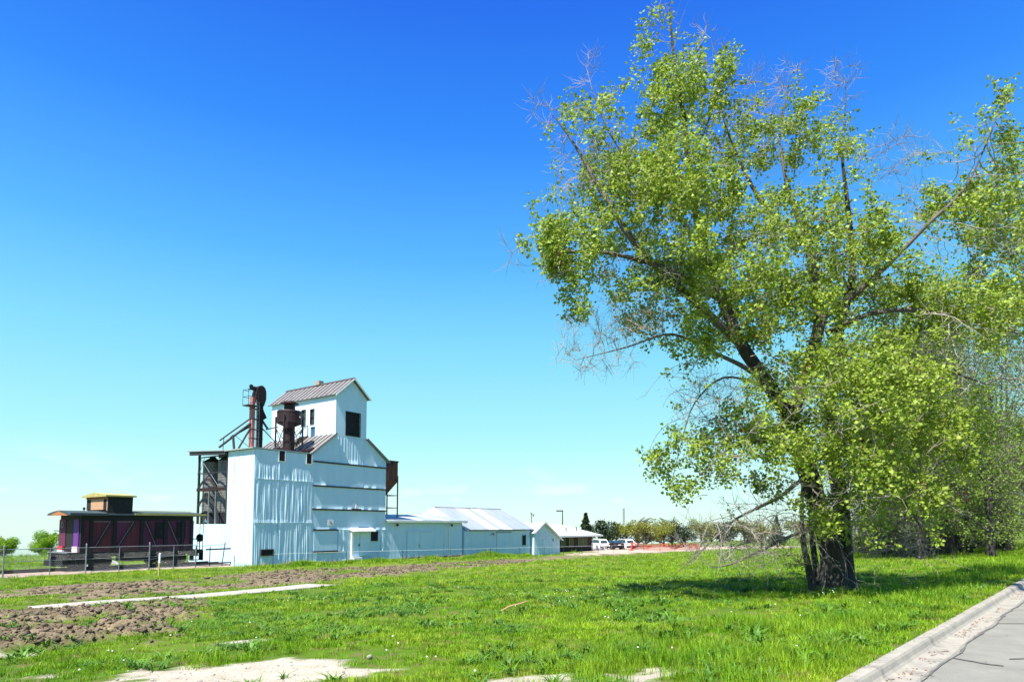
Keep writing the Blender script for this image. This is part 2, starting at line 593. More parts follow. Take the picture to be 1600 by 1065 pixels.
M['gravel'] = mat('grey_gravel', (.42, .41, .40), (.28, .27, .27), 3, .95, island=.3)

M['ballast'] = mat('pale_ballast', (.40, .31, .25), (.26, .20, .165), 9, .95, bump=.5, bscale=25, third=(.15, .12, .1), third_scale=14, third_range=(.55, .68))
# ------------------------------------------------------------------ ground
def ground_material():
    m = bpy.data.materials.new('ground_earth_and_turf')
    m.use_nodes = True
    t = m.node_tree
    p = t.nodes['Principled BSDF']
    p.inputs['Roughness'].default_value = .95
    p.inputs['Specular IOR Level'].default_value = .1
    co = t.nodes.new('ShaderNodeTexCoord')

    def noise(s, d=6, r=.6):
        n = t.nodes.new('ShaderNodeTexNoise')
        n.inputs['Scale'].default_value = s
        n.inputs['Detail'].default_value = d
        n.inputs['Roughness'].default_value = r
        t.links.new(co.outputs['Object'], n.inputs['Vector'])
        return n.outputs['Fac']

    def rng_(v, a, b):
        r = t.nodes.new('ShaderNodeMapRange')
        r.inputs['From Min'].default_value, r.inputs['From Max'].default_value = a, b
        t.links.new(v, r.inputs['Value'])
        return r.outputs['Result']

    def mixc(f, a, b):
        x = t.nodes.new('ShaderNodeMix')
        x.data_type = 'RGBA'
        for s, v in (('A', a), ('B', b)):
            if isinstance(v, tuple):
                x.inputs[s].default_value = (*v, 1)
            else:
                t.links.new(v, x.inputs[s])
        t.links.new(f, x.inputs['Factor'])
        return x.outputs['Result']

    def attr(n):
        a = t.nodes.new('ShaderNodeAttribute')
        a.attribute_name = n
        return a.outputs['Fac']
    turf = mixc(rng_(noise(.16), .4, .62), (.055, .125, .006), (.12, .185, .012))
    turf = mixc(rng_(noise(3.5, 8, .7), .48, .66), turf, (.14, .11, .05))
    turf = mixc(rng_(noise(.45, 6), .60, .74), turf, (.21, .19, .05))
    dirt = mixc(rng_(noise(1.1, 8, .7), .38, .62), (.105, .08, .048), (.20, .155, .096))
    dirt = mixc(rng_(noise(9, 6, .7), .5, .66), dirt, (.26, .21, .14))
    sand = mixc(rng_(noise(2.5, 8, .7), .4, .62), (.43, .39, .31), (.35, .31, .235))
    sand = mixc(rng_(noise(45, 3, .6), .58, .68), sand, (.22, .19, .155))
    gravel = mixc(rng_(noise(.5, 8, .75), .4, .62), (.47, .37, .29), (.34, .26, .2))
    c = mixc(attr('dirt'), turf, dirt)
    c = mixc(attr('gravel'), c, gravel)
    c = mixc(attr('sand'), c, sand)
    t.links.new(c, p.inputs['Base Color'])
    bp = t.nodes.new('ShaderNodeBump')
    bp.inputs['Strength'].default_value = .6
    bp.inputs['Distance'].default_value = .06
    t.links.new(noise(14, 8, .7), bp.inputs['Height'])
    t.links.new(bp.outputs['Normal'], p.inputs['Normal'])
    return m


def axis(lo, hi, step, far_lo, far_hi, grow=1.12):
    c = list(np.arange(lo, hi + 1e-6, step))
    s = step
    x = lo
    left = []
    while x > far_lo:
        s *= grow
        x -= s
        left.append(x)
    s = step
    x = hi
    right = []
    while x < far_hi:
        s *= grow
        x += s
        right.append(x)
    return np.array(left[::-1] + c + right)


gx = axis(-20, 17, .11, -3000, 3000)
gy = axis(3.0, 30, .11, -60, 4500)
GX, GY = np.meshgrid(gx, gy)
gd, gs, gg, gm = zones(GX, GY)
GZ = g(GX, GY)
near = sm(70 - np.hypot(GX, GY), 0, 25)
dd, tt = dt(GX, GY)
field = sm(dd, .3, 2.0)
LA, LB = to_loc(GX, GY)
field = field * sm(path_dist(LA, LB), .9, 2.4) * (1 - .8 * sm(LB, -4, -1) * sm(48 - LA, 0, 4))
GZ = GZ + field * near * (fbm(GX * .35, GY * .35, 4, 5) - .5) * .28
ridged = 1 - np.abs(2 * fbm(GX * 1.3, GY * 1.3, 4, 9) - 1)
gmh = gm * (.25 + .75 * sm(path_dist(LA, LB), 1.2, 4.5))
GZ = GZ + gmh * near * ((ridged - .55) * .26 + (fbm(GX * 4.0, GY * 4.0, 3, 31) - .5) * .34 + .08)
GZ = GZ + (gd - gm).clip(0, 1) * near * (fbm(GX * 2.5, GY * 2.5, 3, 32) - .5) * .12
ny, nx = GX.shape
idx = np.arange(nx * ny).reshape(ny, nx)
F = np.stack([idx[:-1, :-1], idx[:-1, 1:], idx[1:, 1:], idx[1:, :-1]], -1).reshape(-1, 4)
gme = np_mesh('ground', np.stack([GX, GY, GZ], -1).reshape(-1, 3), F, True)
for nm, arr in (('dirt', gd), ('sand', gs), ('gravel', gg)):
    at_ = gme.attributes.new(nm, 'FLOAT', 'POINT')
    at_.data.foreach_set('value', arr.ravel().astype(np.float32))
ground = link('ground', gme, ground_material())
tag(ground, kind='structure')


def gz(x, y):
    """height of the finished ground surface"""
    x = np.atleast_1d(np.asarray(x, float))
    y = np.atleast_1d(np.asarray(y, float))
    i = np.clip(np.searchsorted(gx, x) - 1, 0, nx - 2)
    j = np.clip(np.searchsorted(gy, y) - 1, 0, ny - 2)
    fx = (x - gx[i]) / (gx[i + 1] - gx[i])
    fy = (y - gy[j]) / (gy[j + 1] - gy[j])
    return (GZ[j, i] * (1 - fx) + GZ[j, i + 1] * fx) * (1 - fy) + (GZ[j + 1, i] * (1 - fx) + GZ[j + 1, i + 1] * fx) * fy


def g1(x, y):
    return float(gz(x, y)[0])


# road, gutter and kerb
def rd(d, t, z):
    p = P0 + N * d + U * t
    return (p[0], p[1], z)


road_mb = MB()
ts = list(np.arange(-30, 90, .5)) + list(np.arange(90, 600, 15.))
edge = [-.48 + .10 * (float(fbm(t * .8, 3.3, 4, 77)) - .5) for t in ts]
cols = [None, -1.2, -2.6, -4.8, -7, -8.9]
for t, e in zip(ts, edge):
    for c in cols:
        d = e if c is None else c
        z = .012 + .05 * math.sin(math.pi * min(1, max(0, (-d - .47) / 8.5)))
        road_mb.v.append(rd(d, t, z))
n_ = len(cols)
for i in range(len(ts) - 1):
    for k in range(n_ - 1):
        road_mb.f.append((i * n_ + k, (i + 1) * n_ + k, (i + 1) * n_ + k + 1, i * n_ + k + 1))
# give the road a body under its edge
road_mb.smooth = True
road = link('road', road_mb.mesh('road'), M['asphalt'])
tag(road, kind='structure')
# sealed cracks: along the gutter lip and across the lane
crk = MB()
pl, pr = [], []
for t in np.arange(-28, 60, .12):
    c = -.52 + .16 * (float(fbm(t * .8, 3.3, 4, 77)) - .5) - .02
    w = .006 + .055 * float(fbm(t * 1.7, 8.8, 3, 78)) ** 3
    z = .022
    pl.append(rd(c + w, t, z))
    pr.append(rd(c - w, t, z + .002))
o_ = len(pl)
crk.add(pl + pr, [(i, i + o_, i + 1 + o_, i + 1) for i in range(o_ - 1)])
for t0, d0, d1, sl in ((6.3, -.54, -3.0, .75), (2.2, -.54, -1.1, -.3), (11.2, -.54, -5, 1.1), (16.5, -.54, -5, 1.0), (2.6, -1.1, -1.4, .9)):
    a_, b_ = [], []
    for q in np.linspace(0, 1, 40):
        d = d0 + (d1 - d0) * q
        t = t0 + sl * abs(d - d0) + .22 * (float(fbm(d * 3, t0, 4, 79)) - .5)
        w = .016 + .03 * float(fbm(d * 4, t0 + 5, 3, 80))
        z = .018 + .05 * math.sin(math.pi * min(1, max(0, (-d - .47) / 8.5))) + .003
        a_.append(rd(d, t + w, z))
        b_.append(rd(d, t - w, z))
    crk.add(a_ + b_, [(i, i + 1, i + 41, i + 40) for i in range(39)])
crack = link('road_cracks', crk.mesh('road_cracks'), M['tar'], road)
crack['kind'] = 'stuff'

curb = bpy.data.objects.new('kerb', None)
C.objects.link(curb)
tag(curb, kind='structure')
prof = [(.03, -.25), (.03, .118), (.0, .132), (-.09, .135), (-.12, .128), (-.14, .10), (-.16, .045), (-.185, .012), (-.22, -.004), (-.46, .010), (-.50, .012), (-.52, -.2)]
t0 = -21.0
k = 0
while t0 < 95:
    ln = 3.05
    mb = MB()
    nd = 8
    for i in range(nd + 1):
        t = t0 + .008 + (ln - .016) * i / nd
        for j, (d, z) in enumerate(prof):
            wob = .012 * (float(fbm(t * 1.1, 2.2, 3, 51)) - .5)
            chip = .012 * float(sm(fbm(t * 6, d * 9, 3, 52), .62, .75)) if 1 <= j <= 5 else 0
            mb.v.append(rd(d + wob, t, z - chip))
    n_ = len(prof)
    for i in range(nd):
        for j in range(n_ - 1):
            mb.f.append((i * n_ + j, i * n_ + j + 1, (i + 1) * n_ + j + 1, (i + 1) * n_ + j))
    mb.f.append(tuple(range(n_)))
    mb.f.append(tuple(nd * n_ + j for j in range(n_ - 1, -1, -1)))
    ob = link('kerb_section', mb.mesh('kerb_section'), M['concrete'], curb)
    t0 += ln
    k += 1

# concrete footpath, slab by slab
path = bpy.data.objects.new('footpath', None)
C.objects.link(path)
tag(path, kind='structure')
pts = []
for (x0, y0), (x1, y1) in zip(CURBLINE[:-1], CURBLINE[1:]):
    n_ = 6
    for i in range(n_):
        pts.append((x0 + (x1 - x0) * i / n_, y0 + (y1 - y0) * i / n_))
pts.append(CURBLINE[-1])
pts = np.array(pts)
for _ in range(3):
    pts[1:-1] = (pts[:-2] + pts[1:-1] * 2 + pts[2:]) / 4
for i in range(len(pts) - 1):
    mb = MB()
    p, q = pts[i], pts[i + 1]
    d = (q - p) / np.linalg.norm(q - p)
    nn = np.array([-d[1], d[0]])
    ring = []
    for s_, e_ in ((p + d * .008, 0), (q - d * .008, 1)):
        for w_ in (-.88, .88):
            x, y = to_world(*(s_ + nn * w_))
            ring.append((x, y))
    zb = [float(g(x, y)) - .055 * (1 - float(sm(to_loc(x, y)[0], -18.6, -16.2))) for x, y in ring]
    top = [(x, y, z + .055) for (x, y), z in zip(ring, zb)]
    bot = [(x, y, z - .3) for (x, y), z in zip(ring, zb)]
    mb.hexa([bot[0], bot[2], bot[3], bot[1], top[0], top[2], top[3], top[1]])
    link('slab', mb.mesh('slab'), M['path'], path)

# ------------------------------------------------------------------ grain elevator
def rep(o, name, offs, parent):
    """more of one part, sharing its mesh"""
    for d in offs:
        c = o.copy()
        C.objects.link(c)
        c.location = Vector(o.location) + Vector(d)
        c.parent = parent


def wall_holes(mb, a0, a1, z0, z1, b0, b1, holes):
    xs = sorted({a0, a1, *[h[0] for h in holes], *[h[1] for h in holes]})
    zs = sorted({z0, z1, *[h[2] for h in holes], *[h[3] for h in holes]})
    for i in range(len(xs) - 1):
        for j in range(len(zs) - 1):
            cx, cz = (xs[i] + xs[i + 1]) / 2, (zs[j] + zs[j + 1]) / 2
            if any(h[0] < cx < h[1] and h[2] < cz < h[3] for h in holes):
                continue
            mb.box(xs[i], xs[i + 1], b0, b1, zs[j], zs[j + 1])


def sheet(a0, a1, z0, z1, b, amp, seed, flare=.02, nu=14, nv=10, lowfreq=.0, fl_h=.3, ampf=None):
    """one metal sheet of the front wall, buckled; its foot flares out a little"""
    r = random.Random(seed)
    w = a1 - a0
    ph = [(r.uniform(.12, .55) * .9, r.uniform(0, 6.28), r.uniform(.4, 1)) for _ in range(3)]
    tilt = r.uniform(-.004, .004)

    def fn(u, v):
        a = a0 + w * u
        z = z0 + (z1 - z0) * v
        wob = sum(k * math.sin(6.283 * (a + .03 * math.sin(z * 1.3 + p)) / q + p) for q, p, k in ph) / 2
        am = amp * (.35 + 1.3 * float(vnoise(a * 2.1 + seed, z * .7, 3)))
        if ampf:
            am *= ampf(a, z)
        low = lowfreq * (float(fbm(a * .9, z * .9, 3, 61)) - .5)
        fz = max(0, 1 - (z - z0) / fl_h)
        fl = flare * fz ** 1.6 * float(sm(vnoise(a * 2.3, z0 * 3, 64), .35, .7))
        return (a, b - .012 - am * (wob + .6) - low - fl + tilt * (u - .5), z)
    m_ = MB()
    m_.grid(fn, nu, nv)
    return m_


T = Thing('grain_elevator', 'tall white sheet-metal grain elevator with a gabled tower and flat-roofed wing', 'grain elevator', (0, 0, 0))
EL = T
mb = MB().box(.03, 4.96, .06, 3.45, -1.2, 8.46)
T.part('wing_wall', mb, M['white'])
mb = MB().box(.03, 4.96, 3.46, 8.65, -1.2, 3.06)
T.part('annex_wall', mb, M['white'])
# main mass with its gable
mb = MB().prism([(4.98, -1.2), (12.62, -1.2), (12.62, 8.55), (10.36, 10.16), (7.08, 10.16), (4.98, 8.55)], .06, 8.7)
T.part('main_wall', mb, M['white'])
T.part('foundation', MB().box(4.97, 12.64, -.03, .05, -1.2, .13), M['foundation'])
# front sheets of the wing: three courses of ten
top_amp = lambda a, z: float(sm(7.55 - z + 1.6 * (float(fbm(a * 1.1, 2, 3, 66)) - .5), 0, .8)) * .9 + .04
for c, (z0, z1) in enumerate(((-.5, 3.18), (3.14, 6.34), (6.30, 8.44))):
    for i in range(10):
        a0 = .0 + i * .496
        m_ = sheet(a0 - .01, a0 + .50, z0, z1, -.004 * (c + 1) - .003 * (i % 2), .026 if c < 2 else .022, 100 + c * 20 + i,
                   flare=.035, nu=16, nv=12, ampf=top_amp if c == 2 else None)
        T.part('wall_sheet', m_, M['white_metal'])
for z in (3.16, 6.32):
    T.part('seam_strip', MB().box(.0, 4.95, -.062, -.03, z - .02, z + .02), M['white_metal'])
nl = MB()
for z in (3.16, 6.32):
    for i in range(33):
        a_ = .08 + i * .148
        nl.box(a_ - .014, a_ + .014, -.078, -.06, z - .014, z + .014)
o_ = T.part('nail_row', nl, M['dark_trim'], kind='stuff')
# left wall sheets in the sun
for i in range(7):
    b0 = .07 + i * .483
    T.part('wall_sheet', MB().box(.0, .03, b0, b0 + .47, -1.2, 8.44), M['white_metal'])
for i in range(8):
    b0 = 3.46 + i * .645
    T.part('wall_sheet', MB().box(.0, .03, b0, b0 + .633, -1.2, 3.04 - .02 * i), M['white_metal'])
T.part('downpipe', MB().tube([(-.04, 2.62, 8.0), (-.04, 2.62, 6.1)], .045, 8), M['white_trim'])
# main front: courses of sheets between dark ledges
def gable_amp(a, z):
    k = float(sm(1.5 - abs((a - 7.5) - (10.4 - z) * .55), 0, .7)) * float(sm(10.8 - z, 0, .5))
    return .06 + 1.0 * k
for c, (z0, z1, n_) in enumerate(((.13, 2.6, 6), (2.6, 4.16, 6), (4.28, 6.0, 6), (6.12, 7.88, 6))):
    for i in range(n_):
        a0 = 4.97 + i * 7.65 / n_
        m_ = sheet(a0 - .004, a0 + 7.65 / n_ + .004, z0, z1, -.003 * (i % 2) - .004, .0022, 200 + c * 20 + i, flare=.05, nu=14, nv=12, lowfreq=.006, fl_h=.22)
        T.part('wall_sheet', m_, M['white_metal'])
# gable sheets, cut to the slope
def gable_top(a):
    return min(8.55 + (a - 4.98) * .765, 8.55 + (12.62 - a) * .71, 10.14)
for i in range(9):
    a0 = 4.98 + i * 7.64 / 9
    a1 = a0 + 7.64 / 9
    r_ = random.Random(300 + i)

    def fn(u, v, a0=a0, a1=a1, i=i):
        a = a0 + (a1 - a0) * u
        zt = max(gable_top(a), 8.0)
        z = 8.0 + (zt - 8.0) * v
        am = .010 * gable_amp(a, z)
        w = math.sin(a * 21 + i) + .7 * math.sin(a * 37 + 2 * i)
        fl = .07 * max(0, 1 - (z - 8.0) / .45) ** 1.5 * float(sm(vnoise(a * 1.3, 9, 67), .3, .6)) * float(sm(a - 8.0, 0, .6))
        return (a, -.008 - .003 * (i % 2) - am * (w + 1) - fl, z)
    T.part('wall_sheet', MB().grid(fn, 18, 12), M['white_metal'])
for z, a0, a1 in ((7.94, 5.06, 12.6), (6.06, 5.03, 12.6), (4.22, 5.0, 12.62)):
    led = T.part('ledge', MB().box(a0, a1, -.10, .02, z - .06, z + .05), M['dark_trim'])
# tower
tw_holes = [(8.15, 9.62, 10.36, 12.27)]
mb = MB()
wall_holes(mb, 7.1, 10.34, 10.16, 13.45, 0, .15, tw_holes)
mb.prism([(7.1, 13.45), (10.34, 13.45), (10.34, 13.62), (8.76, 14.98), (7.1, 13.62)], 0, .15)
T.part('tower_front', mb, M['white'])
lh = [(2.72, 3.30, 11.36, 12.66), (3.86, 4.47, 11.30, 12.72), (2.62, 3.2, 10.3, 11.15)]
mb = MB()
xs = sorted({.15, 8.68, *[h[0] for h in lh], *[h[1] for h in lh]})
zs = sorted({9.6, 13.62, *[h[2] for h in lh], *[h[3] for h in lh]})
for i in range(len(xs) - 1):
    for j in range(len(zs) - 1):
        cb, cz = (xs[i] + xs[i + 1]) / 2, (zs[j] + zs[j + 1]) / 2
        if not any(h[0] < cb < h[1] and h[2] < cz < h[3] for h in lh):
            mb.box(7.1, 7.25, xs[i], xs[i + 1], zs[j], zs[j + 1])
T.part('tower_side', mb, M['white'])
mb = MB().box(10.19, 10.34, .15, 8.68, 9.6, 13.62)
T.part('tower_side', mb, M['white'])
mb = MB().prism([(7.25, 9.6), (10.19, 9.6), (10.19, 13.7), (8.76, 14.9), (7.25, 13.7)], 8.53, 8.68)
T.part('tower_back', mb, M['white'])
T.part('tower_inside', MB().box(7.3, 10.15, .8, 8.4, 10.0, 13.3), M['black'])
w = T.part('tower_window', MB().box(8.15, 9.62, .09, .13, 10.36, 12.27), M['black'])
fr = MB()
fr.box(8.09, 8.15, -.03, .1, 10.30, 12.33).box(9.62, 9.68, -.03, .1, 10.30, 12.33).box(8.15, 9.62, -.03, .1, 12.27, 12.33).box(8.15, 9.62, -.05, .1, 10.30, 10.36)
T.part('window_frame', fr, M['dark_trim'], w)
for h in lh[:2]:
    w = T.part('side_window', MB().box(7.19, 7.22, h[0], h[1], h[2], h[3]), M['glass'])
    fr = MB()
    mz = (h[2] + h[3]) / 2
    fr.box(7.07, 7.19, h[0], h[0] + .06, h[2], h[3]).box(7.07, 7.19, h[1] - .06, h[1], h[2], h[3]).box(7.07, 7.19, h[0] + .06, h[1] - .06, h[3] - .06, h[3]).box(7.05, 7.19, h[0] + .06, h[1] - .06, h[2], h[2] + .05).box(7.1, 7.19, h[0] + .06, h[1] - .06, mz - .02, mz + .02)
    T.part('window_frame', fr, M['wood_dark'], w)
h = lh[2]
dr = T.part('tower_door', MB().box(7.18, 7.22, h[0], h[1], h[2], h[3]), mat('blue_door', (.05, .12, .26), (.03, .07, .15), 3))
T.part('handle', MB().box(7.14, 7.18, h[0] + .08, h[0] + .14, 10.75, 10.79), M['steel_dark'], dr)


def roof_slope(T, ar, zr, ae, ze, b0, b1, m, seam_m, step, name='roof_slope', th=.07, seam=.045, inner=True):
    d = Vector((ae - ar, 0, ze - zr))
    n = Vector((-(ze - zr), 0, (ae - ar))).normalized()
    if n.z < 0:
        n = -n
    n = n * th
    mb = MB()
    p = [Vector((ar, b0, zr)), Vector((ae, b0, ze)), Vector((ae, b1, ze)), Vector((ar, b1, zr))]
    if ae < ar:
        p = [p[1], p[0], p[3], p[2]]
    mb.hexa([q - n for q in p] + p)
    ro = T.part(name, mb, m)
    mb = MB()
    up = Vector((-(ze - zr), 0, (ae - ar)))
    up = up.normalized() * (1 if up.z > 0 else -1)
    mb.bar(Vector((ar, b0 + .05, zr)) + up * seam * .5, Vector((ae, b0 + .05, ze)) + up * seam * .5, .05, seam, up=(0, 1, 0))
    s0 = T.part('roof_seam', mb, seam_m, ro)
    k = int((b1 - b0 - .1) / step)
    rep(s0, 'roof_seam', [(0, step * (i + 1), 0) for i in range(k)], ro)
    return ro


roof_slope(T, 8.77, 15.16, 6.84, 13.52, -.28, 8.98, M['roof_rust'], M['roof_seam'], .62)
roof_slope(T, 8.75, 15.16, 10.58, 13.60, -.28, 8.98, M['roof_rust'], M['roof_seam'], .62)
T.part('ridge_cap', MB().prism([(8.60, 15.07), (8.76, 15.22), (8.92, 15.07), (8.76, 15.17)], -.28, 8.98), M['roof_seam'])
T.part('roof_vent', MB().box(8.52, 9.0, 4.05, 4.75, 15.1, 15.48), M['concrete'])
# barge boards of the tower gable
T.part('barge_board', MB().hexa([(8.76, -.32, 15.0), (8.76, -.28, 15.0), (6.84, -.28, 13.36), (6.84, -.32, 13.36), (8.76, -.32, 15.13), (8.76, -.28, 15.13), (6.84, -.28, 13.50), (6.84, -.32, 13.50)]), M['white_trim'])
T.part('barge_board', MB().hexa([(8.76, -.32, 15.0), (10.58, -.32, 13.44), (10.58, -.28, 13.44), (8.76, -.28, 15.0), (8.76, -.32, 15.13), (10.58, -.32, 13.58), (10.58, -.28, 13.58), (8.76, -.28, 15.13)]), M['white_trim'])
roof_slope(T, 7.12, 10.36, 4.80, 8.58, -.25, 8.9, M['roof_rust'], M['roof_seam'], .62)
roof_slope(T, 10.32, 10.28, 12.95, 8.46, -.25, 8.9, M['roof_rust'], M['roof_seam'], .62)
# flat roof of the wing and the open canopy behind it
T.part('wing_roof', MB().box(-.27, 4.78, -.10, 3.6, 8.47, 8.55), M['roof_white'])
mb = MB().hexa([(-.30, 3.62, 8.50), (4.7, 3.62, 8.50), (4.7, 8.9, 8.78), (-.30, 8.9, 8.78), (-.30, 3.62, 8.58), (4.7, 3.62, 8.58), (4.7, 8.9, 8.86), (-.30, 8.9, 8.86)])
T.part('canopy_roof', mb, M['roof_white'])
mb = MB()
for a in (-.22, 2.2, 4.5):
    mb.hexa([(a, 3.5, 8.22), (a + .1, 3.5, 8.22), (a + .1, 8.6, 8.46), (a, 8.6, 8.46), (a, 3.5, 8.49), (a + .1, 3.5, 8.49), (a + .1, 8.6, 8.75), (a, 8.6, 8.75)])
T.part('canopy_beam', mb, M['steel_dark'])
# vents under the wing roof
for a0, a1, z0, z1 in ((1.91, 2.40, 7.71, 8.46), (4.33, 4.79, 7.71, 8.46)):
    v = T.part('wall_vent', MB().box(a0, a1, -.085, -.02, z0, z1), M['black'])
    T.part('vent_frame', MB().box(a0 - .04, a0, -.10, -.02, z0, z1).box(a1, a1 + .04, -.10, -.02, z0, z1).box(a0 - .04, a1 + .04, -.10, -.02, z0 - .04, z0), M['white_trim'], v)
v = T.part('cellar_window', MB().box(.66, 1.55, -.085, -.02, .86, 1.18), M['black'])
T.part('window_frame', MB().box(.58, .66, -.13, -.02, .78, 1.26).box(1.55, 1.63, -.13, -.02, .78, 1.26).box(.66, 1.55, -.13, -.02, 1.18, 1.26).box(.66, 1.55, -.15, -.02, .78, .86), M['wood_dark'], v)
# sliding door with its tracks, patched panel, entrance, black window, sign
sd = T.part('sliding_door', MB().box(5.14, 7.42, -.085, -.05, .98, 2.56), M['white_metal'])
for z in (2.62, .93):
    T.part('door_track', MB().box(5.08, 7.46, -.15, -.05, z - .06, z + .06), M['dark_trim'], sd)
T.part('patch_panel', sheet(7.5, 8.08, .9, 2.57, -.05, .012, 401, flare=.03, nu=10, nv=10), M['white_metal'])
dr = T.part('entrance_door', MB().box(8.98, 10.9, -.10, -.05, .42, 2.42), M['white_metal'])
T.part('door_seam', MB().box(9.72, 9.75, -.108, -.10, .45, 2.40), M['steel_grey'], dr)
T.part('handle', MB().box(9.60, 9.66, -.15, -.10, 1.25, 1.45), M['steel_dark'], dr)
T.part('door_frame', MB().box(8.80, 8.97, -.20, -.05, .30, 2.46), M['white_trim'], dr)
T.part('door_canopy', MB().hexa([(8.7, -.55, 2.44), (11.1, -.55, 2.44), (11.1, -.05, 2.56), (8.7, -.05, 2.56), (8.7, -.55, 2.52), (11.1, -.55, 2.52), (11.1, -.05, 2.78), (8.7, -.05, 2.78)]), M['white_trim'])
T.part('door_step', MB().box(8.8, 9.7, -.5, -.05, .18, .34), M['white_trim'])
w = T.part('front_window', MB().box(11.03, 11.68, -.10, -.05, 1.70, 2.43), M['black'])
T.part('window_frame', MB().box(10.98, 11.03, -.125, -.05, 1.65, 2.48).box(11.68, 11.73, -.125, -.05, 1.65, 2.48).box(11.03, 11.68, -.125, -.05, 2.43, 2.48).box(11.03, 11.68, -.14, -.05, 1.65, 1.70), M['dark_trim'], w)
s_ = T.part('sign_board', MB().box(6.46, 7.02, -.075, -.05, 2.95, 3.42), M['white_trim'])
mk = MB()
for q in ((6.60, 3.26, 6.70, 3.16), (6.66, 3.10, 6.78, 3.24), (6.74, 3.26, 6.84, 3.12), (6.80, 3.06, 6.92, 3.14)):
    mk.bar((q[0], -.08, q[1]), (q[2], -.08, q[3]), .035, .01, up=(0, 1, 0))
T.part('sign_mark', mk, mat('sign_ink', (.12, .12, .13)), s_)
fx = T.part('ledge_box', MB().box(8.75, 9.75, -.20, -.10, 4.20, 4.34), M['dark_trim'])
T.part('vane', MB().prism([(9.10, 4.34), (9.42, 4.34), (9.22, 4.72)], -.17, -.14), M['white_trim'], fx)
T.part('prong', MB().tube([(8.85, -.14, 4.34), (8.85, -.14, 5.05)], .015, 5), M['steel_grey'], fx)
T.part('prong', MB().tube([(9.45, -.14, 4.34), (9.45, -.14, 5.0)], .015, 5), M['steel_grey'], fx)
# loose flashing on the right corner of the front
T.part('patch_panel', sheet(12.1, 12.5, .8, 2.3, -.04, .02, 402, flare=.05, nu=8, nv=10), M['white_metal'])
T.part('patch_panel', sheet(11.75, 12.55, .14, .85, -.03, .02, 403, flare=.05, nu=8, nv=8), M['white_metal'])
# stairs from the wing roof to the tower door
st = MB()
for b in (3.55, 4.25):
    st.bar((5.55, b, 9.05), (7.08, b, 10.45), .06, .2, up=(0, 1, 0))
sto = T.part('roof_stairs', st, M['wood_dark'])
tr = MB().box(5.62, 5.86, 3.58, 4.22, 9.25, 9.29)
t0_ = T.part('tread', tr, M['wood_dark'], sto)
rep(t0_, 'tread', [(.2 * i, 0, .183 * i) for i in range(1, 7)], sto)
T.part('handrail', MB().tube([(5.5, 3.5, 9.9), (7.05, 3.5, 11.35)], .03, 6).tube([(5.5, 3.5, 9.0), (5.5, 3.5, 9.9)], .03, 6).tube([(6.3, 3.5, 9.75), (6.3, 3.5, 10.65)], .03, 6).tube([(7.0, 3.5, 10.4), (7.0, 3.5, 11.3)], .03, 6), M['wood_dark'], sto)
T.part('handrail', MB().tube([(5.5, 4.3, 9.9), (7.05, 4.3, 11.35)], .03, 6).tube([(5.5, 4.3, 9.0), (5.5, 4.3, 9.9)], .03, 6).tube([(6.3, 4.3, 9.75), (6.3, 4.3, 10.65)], .03, 6), M['wood_dark'], sto)
# pale streaks of drips stay in the sheet material

# dust collector
zb = 8.55
T = Thing('dust_collector', 'dark maroon cyclone dust collector on four legs standing on the flat wing roof', 'dust collector', (4.18, 2.0, zb))
c = (4.18, 2.0, 0)
mb = MB().lathe(c, [(.40, 8.56), (.43, 8.7), (.44, 10.72), (.90, 10.93), (.94, 11.0), (.94, 11.86), (.90, 11.95)], 28)
mb.smooth = False
body = T.part('cyclone_body', mb, M['rust'])
T.part('neck', MB().lathe(c, [(.43, 11.95), (.42, 12.48)], 20), M['rust'])
T.part('cap', MB().lathe(c, [(.46, 12.46), (.70, 12.50), (.70, 12.56), (.50, 12.63), (.45, 12.72), (.2, 12.76)], 24), M['rust'])
T.part('band', MB().lathe(c, [(.965, 11.0), (.965, 11.07)], 28).lathe(c, [(.965, 11.8), (.965, 11.87)], 28), M['steel_dark'])
T.part('inlet', MB().box(3.35, 3.95, 1.05, 1.55, 10.45, 10.98), M['rust'])
T.part('badge', MB().hexa([(4.42, 1.01, 11.38), (4.54, 1.06, 11.34), (4.54, 1.09, 11.34), (4.42, 1.04, 11.38), (4.42, 1.01, 11.50), (4.54, 1.06, 11.46), (4.54, 1.09, 11.46), (4.42, 1.04, 11.50)]), M['white_trim'])
for da, db in ((-.86, -.55), (.62, -.86), (.88, .6), (-.62, .86)):
    T.part('leg', MB().box(4.18 + da - .05, 4.18 + da + .05, 2 + db - .05, 2 + db + .05, 8.55, 11.5), M['steel_dark'])
cr = [(-.86, -.55), (.62, -.86), (.88, .6), (-.62, .86)]
for i in range(4):
    p, q = cr[i], cr[(i + 1) % 4]
    for z0, z1 in ((8.65, 10.6), (10.6, 8.65)):
        T.part('brace', MB().bar((4.18 + p[0], 2 + p[1], z0), (4.18 + q[0], 2 + q[1], z1), .045), M['steel_dark'])

# bucket elevator
T = Thing('bucket_elevator', 'slim bucket elevator leg with faded red casing and rounded dark head above the wing roof', 'bucket elevator', (2.0, 3.2, zb))
T.part('casing', MB().box(1.62, 1.86, 3.05, 3.45, 8.56, 12.85), M['rust_red'])
T.part('casing', MB().box(2.26, 2.55, 3.05, 3.45, 8.56, 12.6), M['rust'])
for z in (9.6, 10.3, 11.1, 11.9):
    T.part('clamp', MB().box(1.60, 2.57, 3.02, 3.48, z, z + .05), M['steel_dark'])
ld = T.part('ladder', MB().box(1.92, 1.95, 3.0, 3.03, 8.56, 12.9).box(2.17, 2.20, 3.0, 3.03, 8.56, 12.9), M['steel_grey'])
r0 = T.part('rung', MB().box(1.95, 2.17, 3.0, 3.025, 8.8, 8.83), M['steel_grey'], ld)
rep(r0, 'rung', [(0, 0, .3 * i) for i in range(1, 14)], ld)
